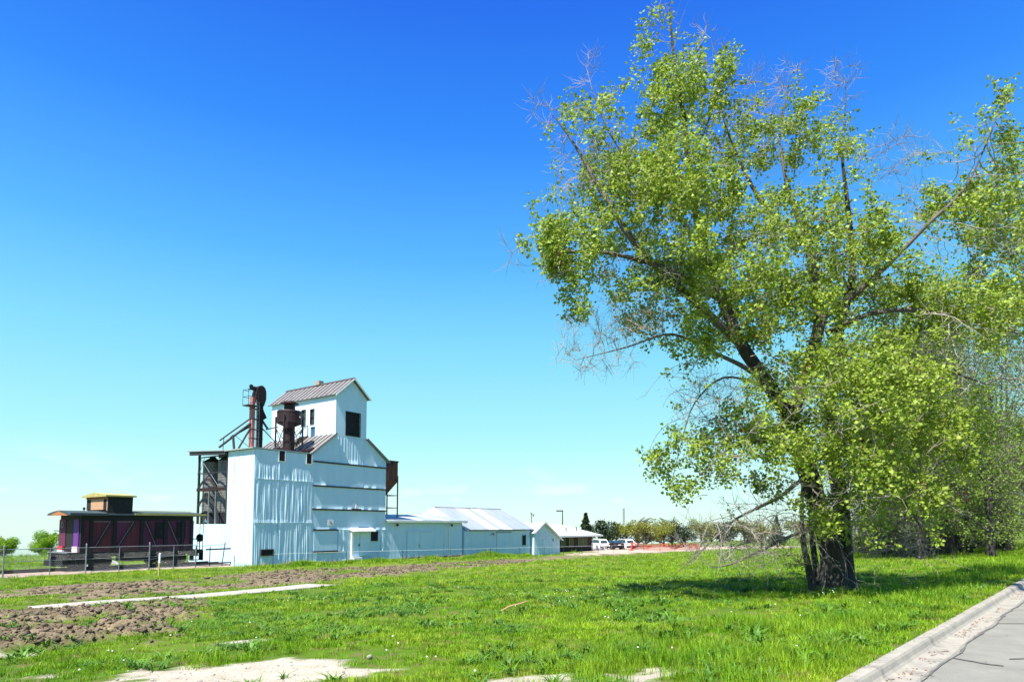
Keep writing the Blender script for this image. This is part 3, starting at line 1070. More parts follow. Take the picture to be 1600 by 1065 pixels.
head = [(1.70, 12.6), (2.50, 12.15), (2.62, 12.75)]
hp = [(1.84, 12.75), (2.24, 12.45), (2.42, 12.2), (2.54, 12.2), (2.72, 12.75)]
for k in range(9):
    an = R(k * 20)
    hp.append((2.32 + .40 * math.cos(an), 13.25 + .54 * math.sin(an)))
hp.append((1.86, 13.1))
T.part('head', MB().prism(hp, 2.95, 3.55), M['rust'])
T.part('spout', MB().prism([(2.50, 11.9), (2.58, 11.9), (2.88, 11.35), (2.75, 11.25), (2.50, 11.1)], 3.05, 3.45), M['rust'])
mo = T.part('motor', MB().disc((1.75, 3.2, 13.55), (1, 0, 0), .13, .5, 12), M['steel_dark'])
T.part('pulley', MB().disc((1.5, 3.1, 13.6), (0, 1, 0), .16, .08, 14).box(1.35, 2.0, 3.1, 3.3, 13.36, 13.42), M['steel_dark'], mo)
pf = MB()
for (a0, b0) in ((1.08, 2.75), (1.08, 3.5), (1.9, 2.75)):
    pf.tube([(a0, b0, 12.1), (a0, b0, 13.3)], .02, 5)
for z in (12.12, 12.75, 13.28):
    pf.tube([(1.9, 2.75, z), (1.08, 2.75, z), (1.08, 3.5, z), (1.7, 3.5, z)], .02, 5)
pfo = T.part('platform_rail', pf, M['steel_dark'])
T.part('platform_floor', MB().box(1.06, 1.92, 2.73, 3.52, 12.06, 12.1), M['steel_dark'], pfo)
for p, q, r in (((1.60, 3.25, 11.15), (-.12, 4.5, 9.35), .055), ((1.60, 3.2, 10.78), (-.16, 4.5, 8.82), .085), ((1.62, 3.25, 10.55), (.45, 4.0, 9.62), .06), ((1.62, 3.2, 10.45), (.62, 3.3, 8.6), .07)):
    T.part('down_spout', MB().tube([p, q], r, 10), M['steel_dark'])
T.part('prop', MB().tube([(.36, 3.3, 8.6), (.42, 3.6, 9.75)], .09, 8), M['steel_dark'])
T.part('prop', MB().tube([(.0, 4.2, 8.6), (.1, 4.3, 9.6)], .03, 6), M['steel_dark'])
T.part('spout_pipe', MB().tube([(2.45, 3.2, 11.25), (2.95, 3.0, 10.48)], .085, 10).tube([(2.75, 2.95, 10.40), (3.3, 2.2, 10.62)], .05, 8), M['steel_dark'])
T.part('guy_rod', MB().tube([(2.4, 3.1, 10.6), (3.7, 1.8, 8.6)], .04, 6), M['steel_dark'])
T.part('guy_rod', MB().tube([(.5, 3.4, 9.7), (1.7, 3.0, 8.7)], .02, 6), M['steel_dark'])
T = Thing('roof_duct', 'dark curved duct lying on the wing roof left of the cyclone', 'duct', (2.9, 1.2, zb), 'ducts lying on the wing roof')
T.part('duct_pipe', MB().tube([(2.45, 1.4, 8.70), (2.7, 1.35, 8.78), (3.3, 1.2, 8.74), (3.75, 1.1, 8.66)], [.13, .15, .14, .10], 10), M['rust'])
T.part('collar', MB().tube([(2.43, 1.42, 8.70), (2.53, 1.39, 8.72)], .165, 10), M['steel_dark'])
T = Thing('roof_duct', 'dark stubby duct on the wing roof right of the cyclone beside the brown sloping roof', 'duct', (4.9, .5, zb), 'ducts lying on the wing roof')
T.part('duct_pipe', MB().tube([(4.1, .45, 8.68), (4.6, .4, 8.74), (5.0, .4, 8.84), (5.3, .4, 9.0)], [.10, .13, .14, .14], 10), M['rust'])
T.part('collar', MB().tube([(4.58, .4, 8.735), (4.66, .4, 8.75)], .155, 10), M['steel_dark'])

# silos in their frame
for k, (b, lab) in enumerate(((7.75, 'left grey corrugated silo with conical top inside the open steel frame'), (5.55, 'right grey corrugated silo half hidden behind the white wing wall'))):
    T = Thing('silo', lab, 'silo', (1.25, b, 3.06), 'silos beside the elevator wing')
    pr = [(.70, 3.98)]
    for i in range(40):
        pr += [(.70 + .012 * (i % 2), 4.0 + i * .1)]
    pr += [(.70, 8.0)]
    T.part('shell', MB().lathe((1.25, b, 0), pr, 28), M['galv'])
    for z in (5.0, 6.0, 7.0):
        T.part('hoop', MB().lathe((1.25, b, 0), [(.725, z), (.725, z + .05)], 28), M['steel_grey'])
    T.part('cone_top', MB().lathe((1.25, b, 0), [(.76, 7.98), (.74, 8.02), (.28, 8.30), (.2, 8.42), (.2, 8.48)], 28), M['steel_dark'])
    T.part('base_ring', MB().lathe((1.25, b, 0), [(.78, 3.07), (.78, 3.97)], 28), M['black'])
T = Thing('open_steelwork', 'open brown steel frame with arched braces around the silos', 'steel frame', (0.2, 7.6, 3.06))
for a, b in ((.14, 7.72), (.14, 3.7), (3.4, 7.9)):
    T.part('post', MB().box(a - .07, a + .07, b - .07, b + .07, 3.06, 8.5), M['steel_dark'])
T.part('post', MB().box(.10, .18, 6.15, 6.23, 3.06, 5.6), M['steel_grey'])
T.part('post', MB().box(.10, .18, 5.2, 5.28, 3.06, 5.7), M['steel_grey'])
T.part('beam', MB().box(.06, .22, 3.75, 7.9, 5.62, 5.86), M['rust'])
for z in (7.0, 8.25):
    T.part('beam', MB().box(.10, .18, 3.75, 7.9, z - .04, z + .04), M['steel_dark'])
T.part('tie', MB().tube([(.14, 7.72, 4.5), (.14, 6.9, 4.5)], .025, 5), M['steel_dark'])
for (b0, z0, b1, z1, zt) in ((7.6, 4.5, 4.9, 3.9, 5.6), (7.6, 5.9, 4.9, 5.3, 7.0)):
    pts_ = []
    for i in range(13):
        q = i / 12
        pts_.append((.14, 7.65 - 2.8 * q, zt - (zt - z0) * (1 - q) ** 3 * 1.0 - (zt - z1) * q ** 2.2))
    mb = MB()
    for p, q in zip(pts_[:-1], pts_[1:]):
        mb.bar(p, q, .07, .16)
    T.part('arch_brace', mb, M['steel_dark'])
T.part('tie', MB().tube([(.14, 7.7, 8.3), (.14, 5.0, 6.0)], .02, 5), M['steel_grey'])
T.part('tie', MB().tube([(.14, 7.7, 7.0), (.14, 7.0, 8.2)], .02, 5), M['steel_grey'])
T.part('tie', MB().tube([(.14, 7.7, 5.9), (.14, 6.4, 7.0)], .02, 5), M['steel_grey'])

# rusty hopper on the right
T = Thing('overhead_hopper', 'rusty brown overhead hopper bin on a thin frame beside the elevator', 'hopper', (15.4, 3.0, 3.85))
T.part('bin', MB().hexa([(14.9, 2.8, 5.75), (15.3, 2.8, 5.75), (15.3, 3.3, 5.75), (14.9, 3.3, 5.75), (14.3, 2.3, 7.05), (16.32, 2.3, 7.05), (16.32, 3.8, 7.05), (14.3, 3.8, 7.05)]).box(14.3, 16.32, 2.3, 3.8, 7.052, 8.85), mat('orange_rust', (.09, .03, .02), (.16, .06, .03), 1.5, .7, third=(.03, .02, .02), third_scale=1.0, third_range=(.5, .65)))
T.part('lid', MB().box(14.25, 16.4, 2.25, 3.85, 8.86, 8.98), M['steel_dark'])
T.part('rib', MB().box(15.7, 15.78, 2.24, 2.3, 7.1, 8.8), M['steel_dark'])
T.part('rib', MB().box(15.1, 15.18, 2.24, 2.3, 7.1, 8.8), M['steel_dark'])
for a, b in ((16.36, 2.35), (16.36, 3.75), (14.4, 2.35), (14.4, 3.75)):
    T.part('leg', MB().box(a - .045, a + .045, b - .045, b + .045, 3.6, 7.6), M['steel_dark'])
for z in (4.6, 5.75):
    T.part('cross_bar', MB().box(14.4, 16.36, 2.32, 2.38, z - .03, z + .03), M['steel_dark'])
    T.part('cross_bar', MB().box(16.33, 16.39, 2.4, 3.7, z - .03, z + .03), M['steel_dark'])
T.part('down_spout', MB().tube([(15.1, 3.0, 5.75), (14.9, 3.0, 4.0)], .14, 10), M['rust'])

# long low shed
def long_roof(T, a0, a1, eave_b, eave_z, ridge_b, ridge_z, back_b, back_z, n, mats, gapm=.006):
    w = (a1 - a0) / n
    for i in range(n):
        x0, x1 = a0 + i * w + gapm, a0 + (i + 1) * w - gapm
        m = mats(i)
        zo = .006 * (i % 2)
        T.part('roof_sheet', MB().hexa([(x0, eave_b, eave_z - .05), (x1, eave_b, eave_z - .05), (x1, ridge_b, ridge_z - .05), (x0, ridge_b, ridge_z - .05),
                                        (x0, eave_b, eave_z + zo), (x1, eave_b, eave_z + zo), (x1, ridge_b, ridge_z + zo), (x0, ridge_b, ridge_z + zo)]), m)
        T.part('roof_sheet', MB().hexa([(x0, ridge_b, ridge_z - .05), (x1, ridge_b, ridge_z - .05), (x1, back_b, back_z - .05), (x0, back_b, back_z - .05),
                                        (x0, ridge_b, ridge_z + zo), (x1, ridge_b, ridge_z + zo), (x1, back_b, back_z + zo), (x0, back_b, back_z + zo)]), m)


def flood_lamp(T, a, z, b):
    l = T.part('wall_lamp', MB().box(a - .10, a + .10, b - .06, b, z - .22, z + .16), M['white_trim'])
    T.part('lamp_head', MB().disc((a + .02, b - .18, z), (.4, -1, -.25), .11, .14, 10).tube([(a, b - .06, z), (a, b - .14, z)], .03, 6), M['steel_dark'], l)


T = Thing('storage_shed', 'long low white shed with a nearly flat roof joined to the elevator', 'shed', (17.8, 0, -.3))
T.part('wall', MB().prism_a([(.05, -1.2), (8, -1.2), (8, 3.25), (4, 3.88), (.05, 3.36)], 12.66, 23.0), M['white'])
T.part('foundation', MB().box(12.66, 23.0, -.02, .04, -1.2, .05), M['foundation'])
n_ = 9
for i in range(n_):
    w_ = 10.34 / n_
    T.part('wall_sheet', sheet(12.66 + i * w_, 12.66 + (i + 1) * w_ - .01, .05, 3.36, .02 - .003 * (i % 2), .0025, 500 + i, flare=.012, nu=10, nv=8, lowfreq=.01), M['white_metal'])
sd = T.part('sliding_door', MB().box(15.3, 16.9, -.07, -.03, .1, 2.35), M['white_metal'])
T.part('handle', MB().box(16.75, 16.8, -.1, -.07, 1.0, 1.25), M['steel_grey'], sd)
sd = T.part('sliding_door', MB().box(16.93, 18.5, -.068, -.03, .1, 2.34), M['white_metal'])
T.part('door_track', MB().box(15.2, 18.7, -.09, -.03, 2.36, 2.42), M['white_trim'], sd)
T.part('trim_board', MB().box(20.3, 20.38, -.06, -.02, .1, 3.0), M['white_trim'])
T.part('trim_board', MB().box(20.95, 21.03, -.06, -.02, .1, 3.0), M['white_trim'])
T.part('trim_board', MB().box(20.38, 20.95, -.06, -.02, 2.9, 2.98), M['white_trim'])
long_roof(T, 12.66, 23.5, -.3, 3.43, 4, 4.02, 8.3, 3.4, 12, lambda i: M['roof_white'] if i % 4 else M['roof_bright'])
T.part('fascia', MB().box(12.66, 23.5, -.32, -.29, 3.24, 3.40), M['white_trim'])
T.part('eave_board', MB().box(23.36, 23.42, -.28, .05, 3.2, 3.37), M['wood_dark'])
flood_lamp(T, 13.9, 3.0, -.02)
flood_lamp(T, 21.2, 2.98, -.02)
# barn
T = Thing('storage_barn', 'white barn with a wide pitched metal roof right of the long shed', 'barn', (29, 0, -.5))
T.part('wall', MB().prism_a([(.05, -1.3), (9.2, -1.3), (9.2, 2.3), (4.6, 4.72), (.05, 2.36)], 23.3, 35.0), M['white'])
n_ = 10
for i in range(n_):
    w_ = 11.7 / n_
    T.part('wall_sheet', sheet(23.3 + i * w_, 23.3 + (i + 1) * w_ - .012, -.7, 2.40, .02 - .003 * (i % 2), .003, 600 + i, flare=.01, nu=10, nv=8, lowfreq=.01), M['white_metal'])
sd = T.part('sliding_door', MB().box(28.7, 31.0, -.075, -.03, -.4, 2.18), M['white_metal'])
T.part('door_track', MB().box(28.6, 31.3, -.10, -.03, 2.19, 2.26), M['steel_grey'], sd)
w = T.part('wall_window', MB().box(33.55, 34.05, -.05, -.02, .75, 1.85), M['black'])
T.part('window_frame', MB().box(33.48, 33.55, -.07, -.02, .7, 1.9).box(34.05, 34.12, -.07, -.02, .7, 1.9), M['wood_dark'], w)
brt = {4, 5, 7, 8}
long_roof(T, 23.75, 35.55, -.25, 2.53, 4.6, 4.93, 9.4, 2.4, 14, lambda i: M['roof_bright'] if i in brt else M['roof_white'])
T.part('ridge_cap', MB().prism_a([(4.42, 4.90), (4.6, 5.0), (4.78, 4.90), (4.6, 4.95)], 23.75, 35.55), M['roof_white'])
T.part('barge_board', MB().hexa([(23.66, -.25, 2.36), (23.74, -.25, 2.36), (23.74, 4.6, 4.76), (23.66, 4.6, 4.76), (23.66, -.25, 2.52), (23.74, -.25, 2.52), (23.74, 4.6, 4.92), (23.66, 4.6, 4.92)]), M['white_trim'])
flood_lamp(T, 27.9, 2.05, -.02)
# small gabled house
T = Thing('small_outbuilding', 'small white gabled outbuilding with an off-centre peak at the end of the barn', 'outbuilding', (38, -.4, -.7))
T.part('wall', MB().prism([(35.3, -1.3), (40.85, -1.3), (40.85, 1.30), (37.25, 3.22), (35.3, 2.10)], -.4, 3.4), M['white'])
for i in range(7):
    a0 = 35.3 + i * 5.55 / 7
    a1 = a0 + 5.55 / 7 - .012

    def fn(u, v, a0=a0, a1=a1):
        a = a0 + (a1 - a0) * u
        zt = min(2.10 + (a - 35.3) * .574, 1.30 + (40.85 - a) * .533)
        return (a, -.425 - .004 * math.sin(a * 9), -1.0 + (zt + 1.0) * v)
    T.part('wall_sheet', MB().grid(fn, 6, 6), M['white_metal'])
rs = roof_slope(T, 37.25, 3.34, 35.0, 2.08, -.75, 3.6, M['roof_bright'], M['steel_grey'], .6)
rs = roof_slope(T, 37.25, 3.34, 41.1, 1.24, -.75, 3.6, M['roof_bright'], M['steel_grey'], .6)
T.part('barge_board', MB().hexa([(37.25, -.78, 3.18), (41.1, -.78, 1.08), (41.1, -.74, 1.08), (37.25, -.74, 3.18), (37.25, -.78, 3.31), (41.1, -.78, 1.22), (41.1, -.74, 1.22), (37.25, -.74, 3.31)]), M['white_trim'])
T.part('door', MB().box(37.0, 38.3, -.47, -.43, -.6, 1.35), M['white_metal'])
T.part('hatch', MB().box(36.2, 38.7, -.46, -.43, 1.5, 1.58), M['white_trim'])
T.part('wall_box', MB().box(39.2, 39.36, -.52, -.43, 1.1, 1.35), M['steel_grey'])
T.part('antenna', MB().tube([(37.1, 1.2, 3.3), (37.1, 1.2, 4.5)], .04, 6).tube([(36.9, 1.2, 4.4), (37.6, 1.2, 4.2)], .03, 6).tube([(37.4, 1.2, 4.0), (37.7, 1.2, 4.3)], .05, 6), M['steel_dark'])
# dark house
T = Thing('dark_house', 'low dark brown house with a white hip roof behind the white outbuilding', 'house', (54, 8, -.9))
T.part('wall', MB().box(48.5, 59.7, 5.48, 12.5, -1.8, 1.5), M['brick_dark'])
e = [(47.3, 4.4), (61.2, 4.4), (61.2, 13.6), (47.3, 13.6)]
rz = 3.15
mb = MB().add([(x, y, 1.52) for x, y in e] + [(52.0, 9, rz), (56.2, 9, rz)], [(0, 1, 5, 4), (1, 2, 5), (2, 3, 4, 5), (3, 0, 4), (3, 2, 1, 0)])
ro = T.part('roof', mb, M['roof_bright'])
T.part('roof_pipe', MB().tube([(53.4, 6.2, 2.1), (53.4, 6.2, 2.75)], .07, 6), M['steel_dark'], ro)
T.part('roof_pipe', MB().tube([(56.3, 6.2, 2.0), (56.3, 6.2, 2.75)], .07, 6), M['steel_dark'], ro)
T.part('fascia', MB().box(47.3, 61.2, 4.36, 4.40, 1.34, 1.56).box(61.2, 61.24, 4.4, 13.6, 1.34, 1.56), M['white_trim'])
for a in (49.2, 50.8, 53.0, 55.6, 57.0):
    w = T.part('house_window', MB().box(a, a + 1.0, 5.42, 5.47, -.1, 1.2), M['glass'])
    T.part('window_frame', MB().box(a - .08, a, 5.40, 5.47, -.1, 1.2).box(a + 1.0, a + 1.08, 5.40, 5.47, -.1, 1.2), M['concrete'], w)
T.part('downpipe', MB().tube([(59.75, 5.4, 1.4), (59.75, 5.4, -1.2)], .06, 6), M['white_trim'])

# ------------------------------------------------------------------ railway track and caboose
RT = .34
T = MB().prism_a([(1.9, -.8), (6.1, -.8), (6.1, -.05), (5.4, .21), (2.6, .21), (1.75, -.02)], -60, -.25)
bed = link('track_bed', T.mesh('track_bed'), M['ballast'])
bed.location = (O[0], O[1], OZ)
bed.rotation_euler = (0, 0, ROT)
tag(bed, kind='structure')
T = Thing('railway_track', 'short length of rusty railway track under the caboose', 'railway track', (-12, 4.01, 0))
for b in (3.33, 4.69):
    T.part('rail', MB().box(-26, -.6, b - .035, b + .035, RT - .05, RT).box(-26, -.6, b - .012, b + .012, RT - .13, RT - .05).box(-26, -.6, b - .07, b + .07, RT - .15, RT - .13), M['rail'])
sl = T.part('sleeper', MB().box(-25.9, -25.66, 2.75, 5.27, RT - .33, RT - .15), M['sleeper'])
rep(sl, 'sleeper', [(.56 * i, 0, 0) for i in range(1, 45)], T.o)

T = Thing('caboose', 'old maroon and black wooden caboose with cupola and yellow roof edges behind the wire fence', 'caboose', (-5.4, 6.43, .20))
CAB = T
for n_, a0, a1, m in (('side_boards', -9.1, -5.42, 'maroon'), ('side_boards', -5.40, -1.80, 'maroon')):
    sb = None
    k = int((a1 - a0) / .3)
    w_ = (a1 - a0) / k
    for i in range(k):
        T.part('side_board', MB().box(a0 + i * w_, a0 + (i + 1) * w_ - .012, 4.80 + .006 * (i % 2), 4.9, 1.25, 3.3), M['maroon'] if a0 < -6 else M['purple_dark'])
T.part('body', MB().box(-9.08, -1.82, 4.88, 8.06, 1.2, 3.62), M['cab_black'])
T.part('letter_board', MB().box(-9.1, -1.8, 4.78, 4.9, 3.3, 3.62), M['cab_black'])
for a in (-9.02, -8.5, -7.1, -5.38, -3.78, -2.55, -1.88):
    T.part('post', MB().box(a - .10, a + .10, 4.72, 4.80, 1.2, 3.3), M['cab_black'])
for p, q in (((-7.32, 3.25), (-8.2, 1.55)), ((-5.85, 3.25), (-6.85, 1.5)), ((-5.1, 3.25), (-4.35, 1.55)), ((-3.55, 3.25), (-2.8, 1.55))):
    T.part('diagonal_brace', MB().bar((p[0], 4.745, p[1]), (q[0], 4.745, q[1]), .11, .06, up=(0, 1, 0)), M['cab_black'])
    T.part('brace_edge', MB().bar((p[0] - .07, 4.735, p[1]), (q[0] - .07, 4.735, q[1]), .02, .05, up=(0, 1, 0)), M['steel_grey'])
for a0, a1 in ((-4.4, -3.9), (-2.9, -2.4)):
    w = T.part('side_window', MB().box(a0, a1, 4.76, 4.80, 2.1, 3.16), M['black'])
    T.part('window_frame', MB().box(a0 - .05, a0, 4.735, 4.80, 2.05, 3.2).box(a1, a1 + .05, 4.735, 4.80, 2.05, 3.2).box(a0, a1, 4.735, 4.8, 2.05, 2.1).box(a0, a1, 4.735, 4.8, 3.16, 3.2), M['cab_black'], w)
T.part('trim_line', MB().box(-8.38, -7.22, 4.78, 4.80, 3.2, 3.23), M['steel_grey'])
T.part('trim_line', MB().box(-6.98, -6.0, 4.78, 4.80, 3.2, 3.23), M['steel_grey'])
# left end wall
T.part('end_panel', MB().box(-9.16, -9.08, 4.95, 5.75, 1.6, 3.35), M['purple'])
T.part('end_panel', MB().box(-9.16, -9.08, 7.0, 8.02, 2.4, 3.35), M['purple_dark'])
T.part('end_panel', MB().box(-9.155, -9.08, 7.0, 8.02, 1.6, 2.4), M['purple_dark'])
T.part('end_door', MB().box(-9.14, -9.08, 5.85, 6.9, 1.35, 3.3), M['cab_black'])
T.part('step_plate', MB().box(-9.22, -9.10, 4.95, 5.75, 1.24, 1.6), mat('pink_plate', (.72, .45, .50), (.75, .66, .66), 8, .6), label='pale pink lower panel on the end wall')
T.part('step_plate', MB().box(-9.22, -9.10, 7.25, 8.05, 1.36, 1.6), M['red_paint'], label='red panel at the far corner of the end wall')
T.part('step_plate', MB().box(-9.22, -9.10, 7.25, 8.05, 1.2, 1.355), M['white_trim'], label='white panel at the far corner of the end wall')
lp = MB()
for i in range(12):
    a1_, a2_ = 2 * math.pi * i / 12, 2 * math.pi * (i + 1) / 12
    lp.bar((-9.2, 7.4 + .15 * math.cos(a1_), 3.02 + .19 * math.sin(a1_)), (-9.2, 7.4 + .15 * math.cos(a2_), 3.02 + .19 * math.sin(a2_)), .04)
T.part('lamp_ring', lp, M['steel_grey'])
T.part('marker_arm', MB().tube([(-9.1, 8.0, 2.6), (-9.3, 8.5, 2.62)], .025, 5), M['steel_dark'])
# roof
rf = MB().prism_a([(4.60, 3.62), (8.26, 3.62), (8.26, 3.72), (7.4, 3.86), (6.43, 3.94), (5.46, 3.86), (4.60, 3.72)], -9.8, -.96)
ro = T.part('roof', rf, M['roof_blue'])
T.part('roof_fascia', MB().box(-5.95, -.94, 4.54, 4.60, 3.66, 3.80), M['yellow'], ro)
T.part('roof_fascia', MB().box(-9.82, -7.62, 4.54, 4.60, 3.60, 3.76), M['roof_blue'], ro)
T.part('gable_board', MB().prism_a([(5.0, 3.60), (7.8, 3.60), (6.43, 3.88)], -9.84, -9.79), M['orange_wood'], ro)
T.part('running_board', MB().box(-6.0, -1.2, 6.2, 6.65, 3.97, 4.0), M['pale_wood'], ro)
# cupola
cp = MB()
T.part('cupola_side', MB().hexa([(-7.6, 4.74, 3.3), (-6.06, 4.74, 3.3), (-6.06, 4.86, 3.3), (-7.6, 4.86, 3.3), (-7.55, 4.80, 4.86), (-6.0, 4.80, 4.86), (-6.0, 4.9, 4.86), (-7.55, 4.9, 4.86)]), M['cab_black'])
cu = T.part('cupola', MB().hexa([(-7.5, 4.87, 3.7), (-6.1, 4.87, 3.7), (-6.1, 8.0, 3.7), (-7.5, 8.0, 3.7), (-7.53, 4.91, 4.86), (-6.05, 4.91, 4.86), (-6.05, 8.06, 4.86), (-7.53, 8.06, 4.86)]), M['cab_black'])
for i in range(6):
    z0 = 4.02 + i * .115
    T.part('end_board', MB().box(-7.58, -7.51, 5.45, 7.35, z0, z0 + .105), M['pale_wood'], cu)
T.part('end_trim', MB().box(-7.58, -7.51, 4.86, 8.1, 4.71, 4.86), M['orange_wood'], cu)
T.part('end_trim', MB().box(-7.585, -7.51, 4.84, 4.94, 3.95, 4.71), M['pale_wood'], cu)
T.part('end_window', MB().box(-7.57, -7.51, 4.95, 5.43, 4.0, 4.70), M['black'], cu)
T.part('end_window', MB().box(-7.57, -7.51, 7.37, 8.04, 4.0, 4.70), M['black'], cu)
T.part('cupola_roof', MB().prism_a([(4.62, 4.87), (8.4, 4.87), (8.4, 4.97), (6.45, 5.16), (4.62, 4.97)], -7.78, -5.85), M['yellow'], cu)
T.part('marker_lamp', MB().lathe((-7.7, 8.1, 3.8), [(.03, 0), (.03, .22), (.08, .24), (.08, .38), (.03, .42)], 8), M['steel_dark'])
# platforms, underframe, wheels
T.part('underframe', MB().box(-9.75, -1.0, 5.0, 7.9, .92, 1.19), M['cab_black'])
T.part('side_sill', MB().box(-9.75, -1.0, 4.84, 5.0, .95, 1.22), M['cab_black'])
T.part('platform', MB().box(-9.8, -9.1, 4.9, 8.0, 1.19, 1.25), M['steel_grey'])
T.part('platform', MB().box(-1.8, -.96, 4.9, 8.0, 1.12, 1.2), M['cab_black'])
for a in (-9.65, -1.3):
    s0 = T.part('steps', MB().box(a - .35, a + .35, 4.85, 5.2, .42, .47).box(a - .35, a + .35, 4.95, 5.3, .75, .80).box(a - .38, a - .33, 4.85, 5.4, .4, 1.15).box(a + .33, a + .38, 4.85, 5.4, .4, 1.15), M['cab_black'])
for a, s in ((-9.82, -1), (-.95, 1)):
    T.part('coupler', MB().box(a - .25, a + .25, 6.28, 6.58, .72, .98).box(a + s * .25 - .12, a + s * .25 + .12, 6.2, 6.66, .68, 1.02), M['cab_black'])
T.part('buffer_beam', MB().box(-9.98, -9.8, 4.95, 7.95, .35, .75), M['cab_black'])
T.part('queen_rod', MB().tube([(-8.2, 5.0, .9), (-6.4, 5.0, .62), (-4.6, 5.0, .62), (-2.8, 5.0, .9)], .03, 6), M['steel_grey'])
T.part('equipment_box', MB().box(-6.2, -4.9, 5.3, 6.6, .55, .92), M['cab_black'])
for a in (-7.95, -2.9):
    tk = T.part('bogie', MB().box(a - 1.0, a + 1.0, 5.42, 5.55, .45, .72).box(a - 1.0, a + 1.0, 7.31, 7.44, .45, .72).box(a - .2, a + .2, 5.4, 7.45, .4, .85).box(a - .35, a + .35, 5.40, 5.57, .3, .85), M['cab_black'])
    for da in (-.72, .72):
        for b in (5.68, 7.18):
            T.part('wheel', MB().disc((a + da, b, (.20 + .41)), (0, 1, 0), .41, .11, 22).disc((a + da, b + (.05 if b > 6 else .08), (.20 + .41)), (0, 1, 0), .45, .03, 22).disc((a + da, b - .09, (.20 + .41)), (0, 1, 0), .12, .12, 10), M['cab_black'], tk)
# right end ladder, brake wheel, rail
T.part('end_ladder', MB().tube([(-.98, 4.86, 1.1), (-.98, 4.86, 3.6)], .03, 6).tube([(-.98, 5.3, 1.1), (-.98, 5.3, 3.6)], .03, 6), M['yellow'])
T.part('end_rail', MB().tube([(-1.75, 4.86, 2.0), (-.98, 4.86, 2.0)], .025, 6).tube([(-.98, 4.86, 1.9), (-.98, 7.9, 1.9)], .025, 6).tube([(-1.4, 4.86, 1.2), (-1.4, 4.86, 2.0)], .025, 6), M['steel_dark'])
T.part('brake_wheel', MB().disc((-1.15, 5.0, 2.05), (1, .35, 0), .3, .08, 14).tube([(-1.15, 5.0, 1.2), (-1.15, 5.0, 2.05)], .04, 6), M['cab_black'])
T.part('end_lamp', MB().lathe((-.92, 4.75, 3.2), [(.16, 0), (.04, .22), (.03, .3)], 10), M['white_trim'])

CAB.o.scale = (.95, .95, .95)
x, y = to_world(-6.47, 4.01)
CAB.o.location = (x, y, OZ + .34)

# gravel heap and block seen under the caboose
def heap(name, label, cat, a, b, ra, rb, h, m, seed, n=22, amp=.25, kind=None):
    T = Thing(name, label, cat, (a, b, 0))
    x, y = to_world(a, b)
    z0 = g1(x, y) - OZ - .25

    def fn(u, v):
        an = 2 * math.pi * u
        r = v
        aa = a + ra * r * math.cos(an)
        bb = b + rb * r * math.sin(an)
        hh = h * (1 - r ** 1.6) * (1 + amp * 2 * (float(fbm(aa * 1.6, bb * 1.6, 4, seed)) - .5)) + (1 - r) * .16 * (float(fbm(aa * 5, bb * 5, 2, seed + 3)) - .5)
        return (aa, bb, z0 + .25 * (v < .99) + hh)
    o = T.part('heap', MB().grid(fn, n * 2, n), m)
    if kind:
        o['kind'] = kind
    return T
heap('gravel_heap', 'low heap of grey gravel on the lawn seen beneath the caboose', 'gravel heap', -5.6, 12.2, 2.2, 1.6, .75, M['gravel'], 91)
T = Thing('stone_block', 'small pale block in front of the gravel heap under the caboose', 'block', (-6.9, 10.2, 0))
T.part('block', MB().hexa([(-7.2, 10.0, .0), (-6.65, 10.0, .0), (-6.62, 10.5, .0), (-7.2, 10.5, .0), (-7.18, 10.05, .55), (-6.7, 10.0, .6), (-6.66, 10.45, .58), (-7.15, 10.46, .55)]), M['pale_wood'])

# ------------------------------------------------------------------ chain link fence
def zl(a, b):
    x, y = to_world(a, b)
    return g1(x, y) - OZ


